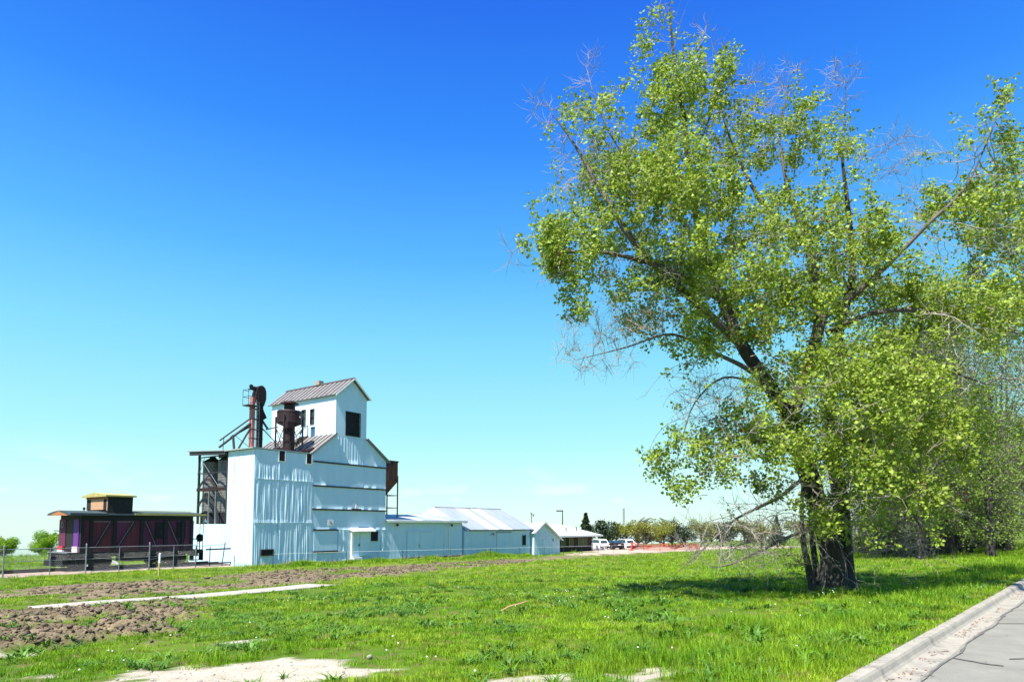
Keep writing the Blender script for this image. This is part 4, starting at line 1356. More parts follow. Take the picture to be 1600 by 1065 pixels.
T = Thing('chain_link_fence', 'grey chain-link fence with tubular posts in front of the caboose', 'fence', (-10, 1.5, 0))
posts = [(-25.4, 1.5, 1), (-22.1, 1.5, 0), (-18.9, 1.5, 1), (-16.3, 1.5, 0), (-13.75, 1.5, 1), (-11.55, 1.5, 0), (-9.7, 1.5, 1), (-7.85, 1.5, 0), (-6.05, 1.5, 1), (-4.5, 1.5, 0), (-3.0, 1.5, 0)]
posts = [(a - .3, b, t_) for a, b, t_ in posts]
ztop = 1.65
for a, b, tall in posts:
    z0 = zl(a, b)
    h = ztop + (.17 if tall else 0)
    r = .042 if tall else .027
    po = T.part('post', MB().tube([(a, b, z0 - .3), (a, b, h)], r, 8), M['steel_grey'])
    if tall:
        T.part('post_cap', MB().lathe((a, b, h), [(.05, 0), (.05, .03), (.015, .07)], 8), M['steel_grey'], po)
for p, q in zip(posts[:-1], posts[1:]):
    T.part('top_rail', MB().tube([(p[0], 1.5, ztop), (q[0], 1.5, ztop)], .022, 6), M['steel_grey'])
    T.part('mid_rail', MB().tube([(p[0], 1.5, .97), (q[0], 1.5, .97)], .017, 6), M['steel_grey'])
    # woven wire: two families of diagonals
    pitch = .075
    z0, z1 = min(zl(p[0], 1.5), zl(q[0], 1.5)) + .05, ztop - .01
    hgt = z1 - z0
    segs = []
    a = p[0] - hgt
    while a < q[0]:
        for s_ in (1, -1):
            x0, x1 = (a, a + hgt)
            zz0, zz1 = (z0, z1) if s_ > 0 else (z1, z0)
            lo, hi = max(x0, p[0]), min(x1, q[0])
            if hi > lo:
                f0, f1 = (lo - x0) / hgt, (hi - x0) / hgt
                segs.append((lo, zz0 + (zz1 - zz0) * f0, hi, zz0 + (zz1 - zz0) * f1))
        a += pitch * 1.414
    mb = MB()
    for x0, u0, x1, u1 in segs:
        r = .0022
        mb.add([(x0, 1.5 - r, u0), (x1, 1.5 - r, u1), (x1, 1.5 + r, u1 + r * 1.6), (x0, 1.5 + r, u0 + r * 1.6), (x0, 1.5 + r, u0 - r * 1.6), (x1, 1.5 + r, u1 - r * 1.6)], [(0, 1, 2, 3), (3, 2, 5, 4), (4, 5, 1, 0)])
    T.part('wire_mesh', mb, M['steel_grey'], kind='stuff')

T = Thing('steel_railing', 'low dark steel railing against the white annex wall beside the caboose', 'railing', (-1.6, 2.2, 0))
for a, h in ((-2.9, 1.55), (-1.9, 1.5), (-.9, 1.75)):
    T.part('post', MB().tube([(a - (.12 if a > -1 else 0), 2.2, zl(a, 2.2) - .2), (a + (.12 if a > -1 else 0), 2.2, h)], .035, 6), M['steel_dark'])
T.part('rail', MB().bar((-2.2, 2.2, 1.28), (-.35, 2.2, 1.30), .10, .10), M['steel_dark'])
T.part('rail', MB().bar((-2.6, 2.2, .32), (-.3, 2.2, .32), .07, .07), M['steel_dark'])
T.part('rail', MB().tube([(-2.9, 2.2, 1.52), (-.8, 2.2, 1.62)], .018, 5), M['steel_grey'])
T.part('brace', MB().tube([(-.3, 2.2, .32), (-.5, 2.2, -.1)], .035, 5), M['steel_dark'])

# yellow marker post
a, b = -8.5, -4.2
zz = zl(a, b)
T = Thing('marker_post', 'slim yellow marker post with white top standing in the grass strip', 'marker post', (a, b, zz))
T.part('pole', MB().tube([(a, b, zz - .3), (a + .02, b, zz + .72)], .055, 10), M['yellow'])
T.part('white_top', MB().tube([(a + .02, b, zz + .72), (a + .03, b, zz + 1.25)], .056, 10).lathe((a + .03, b, zz + 1.25), [(.056, 0), (.03, .03)], 10), M['white_trim'])

# thin wire fence on stakes along the front of the buildings
T = Thing('stake_fence', 'thin wire on slim stakes running past the fronts of the white buildings', 'wire fence', (12, -1.8, -.2))
stk = [(.5, -1.7), (7, -1.7), (13, -1.8), (19, -1.9), (25, -2.0), (30, -2.1), (34.6, -2.2), (38.6, -2.3), (42.8, -2.4), (46.5, -2.6), (50.5, -2.8), (54.6, -3.0), (59, -3.2), (64, -3.5)]
hs = []
for a, b in stk:
    z0 = zl(a, b)
    hs.append((a, b, z0 + .95))
    T.part('stake', MB().tube([(a, b, z0 - .3), (a, b, z0 + 1.0)], .022, 5), M['steel_dark'])
T.part('wire', MB().tube(hs, .008, 4), M['white_trim'])

# ------------------------------------------------------------------ yard beyond: cars, rails, barrier
def car(name, label, loc, rz, paint, suv, L_=4.6, W_=1.84):
    t = wthing(name, label, 'car', loc, rz, 'cars parked by the dark house')
    h = 1.68 if suv else 1.45
    # side profile along x (front at +x), lofted with tumblehome
    lower = [(-2.28, .42), (-2.30, .75), (-2.22, 1.0), (-1.0, 1.02), (.9, 1.0), (1.3, .98), (2.1, .86), (2.28, .70), (2.28, .42), (1.9, .28), (-1.9, .28)]
    if suv:
        upper = [(-2.18, .99), (-1.95, 1.50), (-1.70, h - .04), (-.6, h), (.2, h - .05), (.55, h - .16), (1.25, .98)]
    else:
        upper = [(-1.75, .99), (-1.15, h - .12), (-.6, h), (.1, h - .02), (.45, h - .12), (1.2, .97)]

    def loft(pr, y0, y1f):
        m_ = MB()
        n = len(pr)
        vs = []
        for s in (-1, 1):
            for x, z in pr:
                vs.append((x, s * (y0 if z < 1.03 else y1f), z))
        m_.add(vs, [tuple(range(n)), tuple(range(2 * n - 1, n - 1, -1))] + [(i, (i + 1) % n, (i + 1) % n + n, i + n) for i in range(n)])
        return m_
    bo = loft(lower, W_ / 2, W_ / 2)
    b_ = link('body', bo.mesh('body'), paint, t)
    bev = b_.modifiers.new('round', 'BEVEL')
    bev.width = .05
    bev.segments = 2
    cb = loft(upper, W_ / 2 - .06, W_ / 2 - .24)
    c_ = link('cabin', cb.mesh('cabin'), paint, t)
    bev = c_.modifiers.new('round', 'BEVEL')
    bev.width = .04
    bev.segments = 2
    # glass
    gl = [(p[0] * .93 - .02, 1.0 + (p[1] - 1.0) * .86 + .02) for p in upper]
    for s in (-1, 1):
        m_ = MB()
        n = len(gl)
        vs = [(x, s * ((W_ / 2 - .06) - .18 * min(1, max(0, (z - 1) / (h - 1))) + .012), z) for x, z in gl]
        m_.add(vs, [tuple(range(n)) if s < 0 else tuple(range(n - 1, -1, -1))])
        o_ = link('side_glass', m_.mesh('side_glass'), M['glass'], t)
        so = o_.modifiers.new('thick', 'SOLIDIFY')
        so.thickness = .01
    xb, zb_ = upper[1]
    link('rear_glass', MB().hexa([(upper[0][0] - .03, -.66, 1.08), (upper[0][0] - .03, .66, 1.08), (upper[0][0] + .05, .66, 1.08), (upper[0][0] + .05, -.66, 1.08),
                                  (xb - .03, -.56, zb_), (xb - .03, .56, zb_), (xb + .05, .56, zb_), (xb + .05, -.56, zb_)]).mesh('rear_glass'), M['glass'], t)
    link('windscreen', MB().hexa([(upper[-1][0] - .02, -.7, 1.04), (upper[-1][0] + .06, -.7, 1.04), (upper[-1][0] + .06, .7, 1.04), (upper[-1][0] - .02, .7, 1.04),
                                  (upper[-2][0] - .02, -.56, upper[-2][1]), (upper[-2][0] + .05, -.56, upper[-2][1]), (upper[-2][0] + .05, .56, upper[-2][1]), (upper[-2][0] - .02, .56, upper[-2][1])]).mesh('windscreen'), M['glass'], t)
    link('rear_bumper', MB().box(-2.36, -2.2, -.86, .86, .32, .58).mesh('rear_bumper'), M['tyre'], t)
    link('number_plate', MB().box(-2.345, -2.31, -.26, .26, .72, .86).mesh('number_plate'), M['white_trim'], t)
    for s in (-1, 1):
        link('tail_light', MB().box(-2.33, -2.15, s * .80 - .10, s * .80 + .10, .82, .98).mesh('tail_light'), M['tail'], t)
        link('headlight', MB().box(2.1, 2.27, s * .72 - .14, s * .72 + .14, .68, .80).mesh('headlight'), M['glass'], t)
        for x in (-1.38, 1.42):
            w = link('wheel', MB().disc((x, s * (W_ / 2 - .09), .35), (0, 1, 0), .35, .24, 18).mesh('wheel'), M['tyre'], t)
            link('rim', MB().disc((x, s * (W_ / 2 + .035), .35), (0, 1, 0), .23, .02, 14).mesh('rim'), M['rim'], w)
    return t


crz = math.atan2(.91, -.42)
for nm, lab, x, y, p, suv in (('parked_car', 'white car with dark roof rails nearest to the dark house', 14.0, 107.5, M['car_white'], True),
                              ('parked_car', 'dark green car parked between the two white cars', 16.4, 107.6, M['car_dark'], False),
                              ('parked_car', 'white car parked furthest from the house beside the red barrier', 18.6, 109.4, M['car_white'], True)):
    car(nm, lab, (x, y, g1(x, y) + .01), crz, p, suv)


def world_thing(name, label, cat, x, y, group=None, rz=0):
    z = g1(x, y)
    return wthing(name, label, cat, (x, y, z), rz, group)


t = world_thing('picket_railing', 'small white picket railing in front of the parked white car', 'railing', 13.3, 100.0)
pk = link('picket', MB().box(-1.15, -1.09, -.02, .02, -.2, .95).mesh('picket'), M['white_trim'], t)
rep(pk, 'picket', [(.22 * i, 0, 0) for i in range(1, 11)], t)
for z in (.15, .88):
    link('rail', MB().box(-1.2, 1.2, -.05, -.021, z, z + .06).mesh('rail'), M['white_trim'], t)
t = world_thing('barrier_post', 'red post at the left end of the orange barrier netting', 'post', 17.8, 97.5)
link('pole', MB().tube([(0, 0, -.3), (.05, 0, 1.25)], .13, 8).mesh('pole'), M['red_rail'], t)
link('foot', MB().box(-.3, .35, -.2, .2, -.05, .10).mesh('foot'), M['red_rail'], t)
link('arm', MB().tube([(0, 0, .9), (.6, .1, 1.15)], .08, 6).mesh('arm'), M['red_rail'], t)
t = world_thing('barrier_netting', 'sagging orange-red barrier netting on stakes round the dug ground', 'barrier', 23.5, 103)
pp = []
for i in range(11):
    x = -4.6 + i * 1.15
    y = 1.2 * math.sin(i * .9) + i * .25
    z = g1(23.5 + x, 103 + y) - g1(23.5, 103)
    pp.append((x, y, z))
    link('stake', MB().tube([(x, y, z - .2), (x, y, z + 1.2)], .03, 5).mesh('stake'), M['steel_dark'], t)
for i, (p, q) in enumerate(zip(pp[:-1], pp[1:])):
    m_ = MB()
    rr_ = random.Random(i)
    sag = rr_.uniform(.1, .45)
    for k in range(9):
        zf = k / 8
        pts_ = []
        for j in range(7):
            u = j / 6
            pts_.append((p[0] + (q[0] - p[0]) * u, p[1] + (q[1] - p[1]) * u + .05 * math.sin(j + k), p[2] + (q[2] - p[2]) * u + .1 + (1.0 - sag * 4 * u * (1 - u)) * zf))
        m_.tube(pts_, .035, 3, caps=False)
    for j in range(1, 6):
        u = j / 6
        m_.tube([(p[0] + (q[0] - p[0]) * u, p[1] + (q[1] - p[1]) * u, p[2] + .1), (p[0] + (q[0] - p[0]) * u, p[1] + (q[1] - p[1]) * u, p[2] + 1.1 - sag * 4 * u * (1 - u))], .03, 3, caps=False)
    o_ = link('net', m_.mesh('net'), M['net'], t)
    o_['kind'] = 'stuff'
a_, b_ = to_loc(23.0, 101.0)
heap('rubble_heap', 'low heap of reddish dug earth behind the barrier post', 'rubble heap', a_, b_, 3.4, 2.4, .5, M['rubble'], 95)
a_, b_ = to_loc(27.5, 106.0)
heap('rubble_heap', 'second longer reddish earth heap nearer the tree row', 'rubble heap', a_, b_, 3.6, 2.0, .45, M['rubble'], 97)
t = world_thing('street_lamp', 'thin dark lamp post rising behind the roof of the dark house', 'lamp post', 7.6, 98)
link('pole', MB().tube([(0, 0, -.3), (0, 0, 5.9)], [.11, .07], 8).mesh('pole'), M['steel_dark'], t)
link('lamp_head', MB().hexa([(-.95, -.15, 5.85), (.1, -.15, 5.85), (.1, .15, 5.85), (-.95, .15, 5.85), (-.9, -.1, 6.05), (.1, -.1, 6.05), (.1, .1, 6.05), (-.9, .1, 6.05)]).mesh('lamp_head'), M['steel_dark'], t)
t = world_thing('radio_mast', 'thin grey lattice mast showing above the far trees', 'mast', 42, 245)
mb = MB()
for i in range(3):
    an = i * 2.094
    mb.tube([(.55 * math.cos(an), .55 * math.sin(an), -.5), (.3 * math.cos(an), .3 * math.sin(an), 13.8)], .10, 4)
link('mast_leg', mb.mesh('mast_leg'), M['steel_grey'], t)
mb = MB()
for k in range(13):
    r = .55 - .25 * k / 13
    z = k * 1.05
    for i in range(3):
        a1_, a2_ = i * 2.094, (i + 1) * 2.094
        mb.tube([(r * math.cos(a1_), r * math.sin(a1_), z), (r * math.cos(a2_), r * math.sin(a2_), z + 1.05)], .05, 3)
link('lattice', mb.mesh('lattice'), M['steel_grey'], t)

# ------------------------------------------------------------------ trees
def edges_mesh(p0, p1, r0, r1, n=3):
    """thin prisms for many twig segments"""
    d = p1 - p0
    ln = np.linalg.norm(d, axis=1, keepdims=True) + 1e-9
    d = d / ln
    ref = np.where(np.abs(d[:, 2:3]) > .9, np.array([[1., 0, 0]]), np.array([[0, 0, 1.]]))
    u = np.cross(d, ref)
    u /= np.linalg.norm(u, axis=1, keepdims=True) + 1e-9
    w = np.cross(d, u)
    vs = []
    for P, r in ((p0, r0), (p1, r1)):
        for k in range(n):
            an = 2 * math.pi * k / n
            vs.append(P + (u * math.cos(an) + w * math.sin(an)) * r[:, None])
    v = np.stack(vs, 1).reshape(-1, 3)
    m = len(p0)
    base = (np.arange(m) * 2 * n)[:, None]
    f = np.concatenate([base + np.array([[k, (k + 1) % n, (k + 1) % n + n, k + n]]) for k in range(n)], 0)
    return v, f


def colonize(P, par, att, step, di, dk, iters, r, jitter=.12, trop=(0, 0, .05)):
    """space colonisation: grow nodes towards the attraction points"""
    P = [np.array(p) for p in P]
    par = list(par)
    Parr = np.array(P)
    D = np.full(len(att), 1e9)
    near_ = np.zeros(len(att), int)
    for s in range(0, len(Parr), 400):
        dd_ = np.linalg.norm(att[:, None] - Parr[None, s:s + 400], axis=2)
        k = dd_.argmin(1)
        m = dd_[np.arange(len(att)), k]
        up = m < D
        D[up] = m[up]
        near_[up] = k[up] + s
    alive = np.ones(len(att), bool)
    trop = np.array(trop)
    for it in range(iters):
        act = alive & (D < di)
        if not act.any():
            break
        ids, inv = np.unique(near_[act], return_inverse=True)
        dv = att[act] - Parr[near_[act]]
        dv /= np.linalg.norm(dv, axis=1, keepdims=True) + 1e-9
        acc = np.zeros((len(ids), 3))
        np.add.at(acc, inv, dv)
        acc /= np.linalg.norm(acc, axis=1, keepdims=True) + 1e-9
        acc += trop + r.normal(0, jitter, acc.shape)
        acc /= np.linalg.norm(acc, axis=1, keepdims=True) + 1e-9
        new = Parr[ids] + acc * step
        base = len(Parr)
        Parr = np.concatenate([Parr, new])
        par += list(ids)
        dd_ = np.linalg.norm(att[:, None] - new[None], axis=2)
        k = dd_.argmin(1)
        m = dd_[np.arange(len(att)), k]
        up = m < D
        D[up] = m[up]
        near_[up] = k[up] + base
        alive &= D > dk
    return Parr, np.array(par)


def pipe(par, nfix, r0, ex, cap):
    n = len(par)
    acc = np.zeros(n)
    kids = np.zeros(n, int)
    for i in range(n - 1, -1, -1):
        if kids[i] == 0:
            acc[i] = r0 ** ex
        if par[i] >= 0:
            acc[par[i]] += acc[i]
            kids[par[i]] += 1
    return np.minimum(acc ** (1 / ex), cap), kids


def leaves_mesh(P, size, r, droop=.35, fold=.25, aspect=.9, outward=None):
    """kite-shaped leaves: two triangles folded on the midrib"""
    n = len(P)
    ax = r.normal(0, 1, (n, 3))
    ax[:, 2] -= droop
    if outward is not None:
        ax += outward
    ax /= np.linalg.norm(ax, axis=1, keepdims=True)
    q = r.normal(0, 1, (n, 3))
    sd = np.cross(ax, q)
    sd /= np.linalg.norm(sd, axis=1, keepdims=True) + 1e-9
    nn = np.cross(ax, sd)
    s = size * r.uniform(.5, 1.3, (n, 1))
    b = P
    tip = P + ax * s
    l_ = P + ax * s * .38 + sd * s * aspect * .5 + nn * s * fold
    r_ = P + ax * s * .38 - sd * s * aspect * .5 + nn * s * fold
    v = np.stack([b, l_, tip, r_], 1).reshape(-1, 3)
    o = (np.arange(n) * 4)[:, None]
    f = np.concatenate([o + np.array([[0, 1, 2]]), o + np.array([[0, 2, 3]])], 1).reshape(-1, 3)
    return v, f


def smooth_path(pts, rads, step=.25):
    pts = np.array(pts, float)
    out, ro = [], []
    n = len(pts)
    for i in range(n - 1):
        p0, p1, p2, p3 = pts[max(i - 1, 0)], pts[i], pts[i + 1], pts[min(i + 2, n - 1)]
        k = max(2, int(np.linalg.norm(p2 - p1) / step))
        for j in range(k):
            t = j / k
            out.append(.5 * ((2 * p1) + (-p0 + p2) * t + (2 * p0 - 5 * p1 + 4 * p2 - p3) * t * t + (-p0 + 3 * p1 - 3 * p2 + p3) * t ** 3))
            ro.append(rads[i] + (rads[i + 1] - rads[i]) * t)
    out.append(pts[-1])
    ro.append(rads[-1])
    return np.array(out), np.array(ro)


def limb_mesh(name, path_, rad, seed, n=12, rough=.10, flare=0):
    vs = []
    pu = None
    for i, p in enumerate(path_):
        d = Vector(path_[min(i + 1, len(path_) - 1)] - path_[max(i - 1, 0)]).normalized()
        u = pu if pu is not None else (Vector((1, 0, 0)) if abs(d.x) < .8 else Vector((0, 1, 0)))
        u = (u - d * u.dot(d)).normalized()
        pu = u
        w = d.cross(u)
        for k in range(n):
            an = 2 * math.pi * k / n
            fur = 1 + rough * (2 * float(vnoise(k * 1.7 + seed, i * .35, seed)) - 1) + rough * .5 * (2 * float(vnoise(k * .6, i * .8, seed + 1)) - 1)
            fl = 1 + flare * math.exp(-i * .55) * (.7 + .6 * float(vnoise(k * .9, 3, seed + 2)))
            q = Vector(path_[i]) + (u * math.cos(an) + w * math.sin(an)) * (rad[i] * fur * fl)
            vs.append(tuple(q))
    fs = [(i * n + k, i * n + (k + 1) % n, (i + 1) * n + (k + 1) % n, (i + 1) * n + k) for i in range(len(path_) - 1) for k in range(n)]
    return np_mesh(name, np.array(vs), np.array(fs), True)


LIMBS = {
    'trunkL': ([(8.82, 18.1, -.30), (8.86, 18.1, .87), (8.51, 18.1, 2.29), (8.18, 18.1, 3.54), (7.84, 18.1, 4.71)], [.35, .29, .26, .24, .205]),
    'trunkR': ([(9.32, 18.5, -.28), (9.42, 18.6, 1.21), (9.40, 18.6, 2.49), (9.31, 18.8, 3.98), (9.38, 19.0, 5.53)], [.29, .235, .20, .175, .15]),
    'stemL': ([(7.84, 18.1, 4.71), (7.18, 18.0, 5.69), (6.45, 17.9, 6.76), (5.94, 17.9, 8.04), (5.4, 17.8, 9.48), (5.11, 17.8, 11.15), (4.89, 17.8, 13.41), (4.66, 17.9, 15.41), (4.58, 18.0, 16.95)], [.21, .19, .17, .14, .12, .095, .07, .035, .012]),
    'stemR': ([(7.84, 18.1, 4.71), (8.3, 18.0, 6.24), (8.77, 18.2, 7.59), (8.71, 18.3, 8.93), (8.55, 18.3, 9.88), (8.05, 18.4, 11.66), (7.91, 18.5, 13.08)], [.18, .17, .165, .15, .11, .055, .02]),
    'stemR2': ([(9.38, 19.0, 5.53), (9.71, 19.0, 7.45), (10.2, 19.0, 9.41), (10.09, 19.0, 11.78), (9.95, 19.0, 13.39)], [.20, .16, .10, .06, .022]),
    'limbR1': ([(8.77, 18.2, 7.59), (9.49, 17.8, 8.1), (10.31, 17.3, 8.9), (11.2, 17.0, 9.84), (12.29, 17.0, 10.91), (13.31, 17.2, 12.84)], [.10, .08, .07, .05, .03, .010]),
    'limbR2': ([(8.94, 18.2, 7.21), (9.84, 17.5, 7.54), (10.93, 17.0, 7.46), (12.47, 16.8, 7.05), (13.46, 16.8, 6.71)], [.09, .07, .055, .035, .015]),
    'limbR3': ([(9.39, 18.8, 6.63), (10.91, 18.8, 7.01), (12.19, 18.5, 6.36), (13.5, 18.3, 5.76)], [.10, .07, .05, .015]),
    'limbL1': ([(6.45, 17.9, 6.76), (4.96, 17.3, 7.83), (3.4, 16.8, 9.04), (2.39, 16.8, 10.62), (1.74, 17.0, 11.98), (1.13, 17.0, 12.89)], [.13, .105, .08, .06, .035, .01]),
    'limbL2': ([(5.94, 17.9, 8.04), (4.21, 17.4, 8.76), (2.58, 17.0, 9.04), (1.37, 17.0, 9.13), (.52, 17.0, 9.84)], [.10, .075, .05, .03, .01]),
    'limbL3': ([(7.65, 18.1, 4.99), (6.67, 17.6, 5.87), (5.54, 17.3, 6.36), (4.26, 17.0, 6.82), (3.03, 16.8, 6.42), (1.66, 16.6, 6.02)], [.09, .07, .05, .034, .02, .006]),
    'limbL4': ([(5.4, 17.8, 9.48), (3.99, 17.8, 11.34), (2.91, 17.8, 12.65), (2.29, 17.8, 14.18)], [.07, .05, .03, .009]),
    'limbC': ([(8.55, 18.3, 9.88), (7.31, 18.0, 10.69), (6.44, 18.0, 12.4), (6.01, 18.0, 13.74)], [.09, .07, .04, .01]),
    'lowL1': ([(8.21, 18.0, 3.17), (7.19, 17.6, 2.48), (5.92, 17.2, 1.92), (4.97, 16.9, 1.16), (4.24, 16.7, .58)], [.05, .042, .032, .02, .007]),
    'lowL2': ([(8.41, 18.0, 1.75), (7.33, 17.6, 1.38), (6.44, 17.3, 1.01), (5.69, 17.1, .72), (5.12, 17.0, .66)], [.06, .045, .035, .02, .007]),
    'lowR1': ([(8.13, 17.8, 3.42), (8.72, 16.6, 3.89), (9.34, 16.0, 3.65), (10.05, 15.8, 2.76), (10.49, 15.8, 2.22)], [.06, .05, .045, .03, .01]),
    'lowR2': ([(9.16, 18.5, 3.95), (9.57, 17.0, 3.09), (10.0, 16.4, 2.24), (10.32, 16.2, 1.28)], [.06, .045, .03, .01]),
    'drop': ([(7.0, 18.0, 5.69), (5.73, 17.4, 5.74), (4.88, 17.2, 5.0), (4.49, 17.1, 3.95), (4.22, 17.1, 2.93)], [.035, .028, .02, .014, .006]),
    'dropC': ([(8.13, 18.0, 3.53), (6.82, 17.2, 3.96), (5.72, 17.0, 3.77), (5.04, 17.0, 3.09)], [.06, .045, .03, .01]),
    'sprout1': ([(8.25, 17.9, -.3), (8.09, 17.9, .71), (7.98, 17.9, 1.32), (8.0, 17.95, 2.4), (8.15, 18.05, 3.4)], [.10, .09, .07, .05, .02]),
    'sprout2': ([(8.56, 18.2, -.3), (8.43, 18.3, 1.22), (8.39, 18.3, 2.11), (8.3, 18.2, 3.2)], [.10, .08, .05, .02]),
    'topbare1': ([(7.91, 18.5, 13.08), (8.14, 18.5, 14.47), (8.29, 18.5, 15.56)], [.022, .014, .005]),
    'topbare2': ([(9.95, 19.0, 13.39), (10.2, 19.0, 14.81), (9.93, 19.0, 16.08)], [.022, .014, .005]),
    'topbare3': ([(5.12, 17.8, 12.09), (5.66, 17.8, 13.41), (5.96, 17.8, 14.56), (5.71, 17.8, 15.72)], [.03, .02, .012, .005]),
}
LOBES = [((4.47, 18.0, 15.87), (.8, 1.04, 1.42)), ((5.26, 18.0, 13.55), (1.51, 1.96, 1.42)), ((2.33, 17.5, 12.47), (1.46, 1.9, 1.38)),
         ((3.49, 17.2, 10.29), (2.79, 3, 1.69)), ((1.63, 17.0, 8.95), (1.17, 1.52, 1.76)), ((7.37, 19.0, 12.79), (1.96, 2.55, 1.59)),
         ((9.89, 19.0, 12.58), (1.4, 1.82, 1.5)), ((5.23, 17.3, 8.18), (2.72, 3, 1.79)), ((8.26, 17.8, 8.92), (2.19, 2.85, 2.1)),
         ((10.89, 18.3, 9.12), (1.53, 1.99, 1.89)), ((4.8, 17.2, 5.52), (.93, 1.21, 1.69)), ((4.48, 17.1, 3.44), (.84, 1.09, 1.09)),
         ((6.32, 16.8, 3.91), (1.74, 2.26, 1.65)), ((8.05, 16.2, 4.48), (1.91, 2.49, 2.07)), ((10.02, 16.8, 4.75), (1.57, 2.04, 2.31)),
         ((8.29, 15.9, 2.3), (1.49, 1.93, 1.02)), ((10.18, 16.4, 2.56), (1.05, 1.36, 1.45)), ((12.92, 17.4, 10.94), (1.37, 1.78, 1.88)),
         ((12.25, 17.4, 7.86), (1.8, 2.34, 1.88)), ((13.14, 17.2, 6.04), (1.02, 1.32, 2.03)), ((12.27, 17.4, 12.13), (.77, 1.0, .69)),
         ((13.56, 17.4, 12.97), (.41, 1.0, 1.03)), ((12.55, 17.0, 3.94), (.92, 1.2, 1.0)), ((11.75, 17.4, 4.69), (1.03, 1.34, 1.54)),
         ((7.11, 16.8, 2.25), (.83, 1.07, .83)), ((14.6, 18.2, 8.6), (1.4, 2.0, 3.2)), ((15.2, 19, 11.6), (1.0, 1.4, 1.4)), ((11.2, 15.2, 6.6), (1.1, 1.2, 1.1)), ((12.0, 15.6, 8.6), (.9, 1.0, .9)), ((5.5, 17.3, 4.9), (.8, .9, 1.1)), ((6.7, 17.1, 5.5), (.9, 1.0, 1.0)), ((7.4, 16.9, 3.1), (.8, .8, .9)), ((9.2, 16.2, 2.6), (1.0, .9, .9)), ((3.5, 17.0, 7.6), (1.0, 1.2, .8))]
BARE = [((2.17, 16.7, 6.34), (1.15, 1.15, .82)), ((3.22, 16.9, 7.17), (1.16, 1.16, .67)), ((0., 17.0, 8.95), (.42, .5, .5)),
        ((.87, 17.0, 13.07), (.42, .5, .42)), ((2.11, 17.8, 14.75), (.44, .5, .79)), ((5.7, 17.8, 15.14), (.53, .53, 1.23)),
        ((7.03, 18.0, 14.12), (1.06, 1.06, .62)), ((8.28, 18.5, 14.87), (.46, .5, .82)), ((10.07, 19.0, 15.22), (.65, .65, 1.03)),
        ((11.03, 18.0, 12.4), (.8, .8, .8)), ((11.43, 18.0, 10.88), (.53, .53, .89)), ((5.9, 17.2, 1.42), (1.69, 1.69, .85)),
        ((4.96, 16.9, .93), (.83, .83, .42)), ((6.82, 17.4, 1.07), (1.03, 1.03, .77)), ((9.84, 17.0, 1.59), (1.0, 1.0, .67)),
        ((8.46, 18.5, 5.06), (1.09, 1.09, 1.46)), ((5.61, 17.6, 5.25), (1.04, 1.04, 1.04))]


def in_ell(n, c, r, rg, shell=False):
    v = rg.normal(0, 1, (n, 3))
    v /= np.linalg.norm(v, axis=1, keepdims=True)
    v *= rg.uniform(0, 1, (n, 1)) ** (1 / 3.)
    return np.array(c) + v * np.array(r)


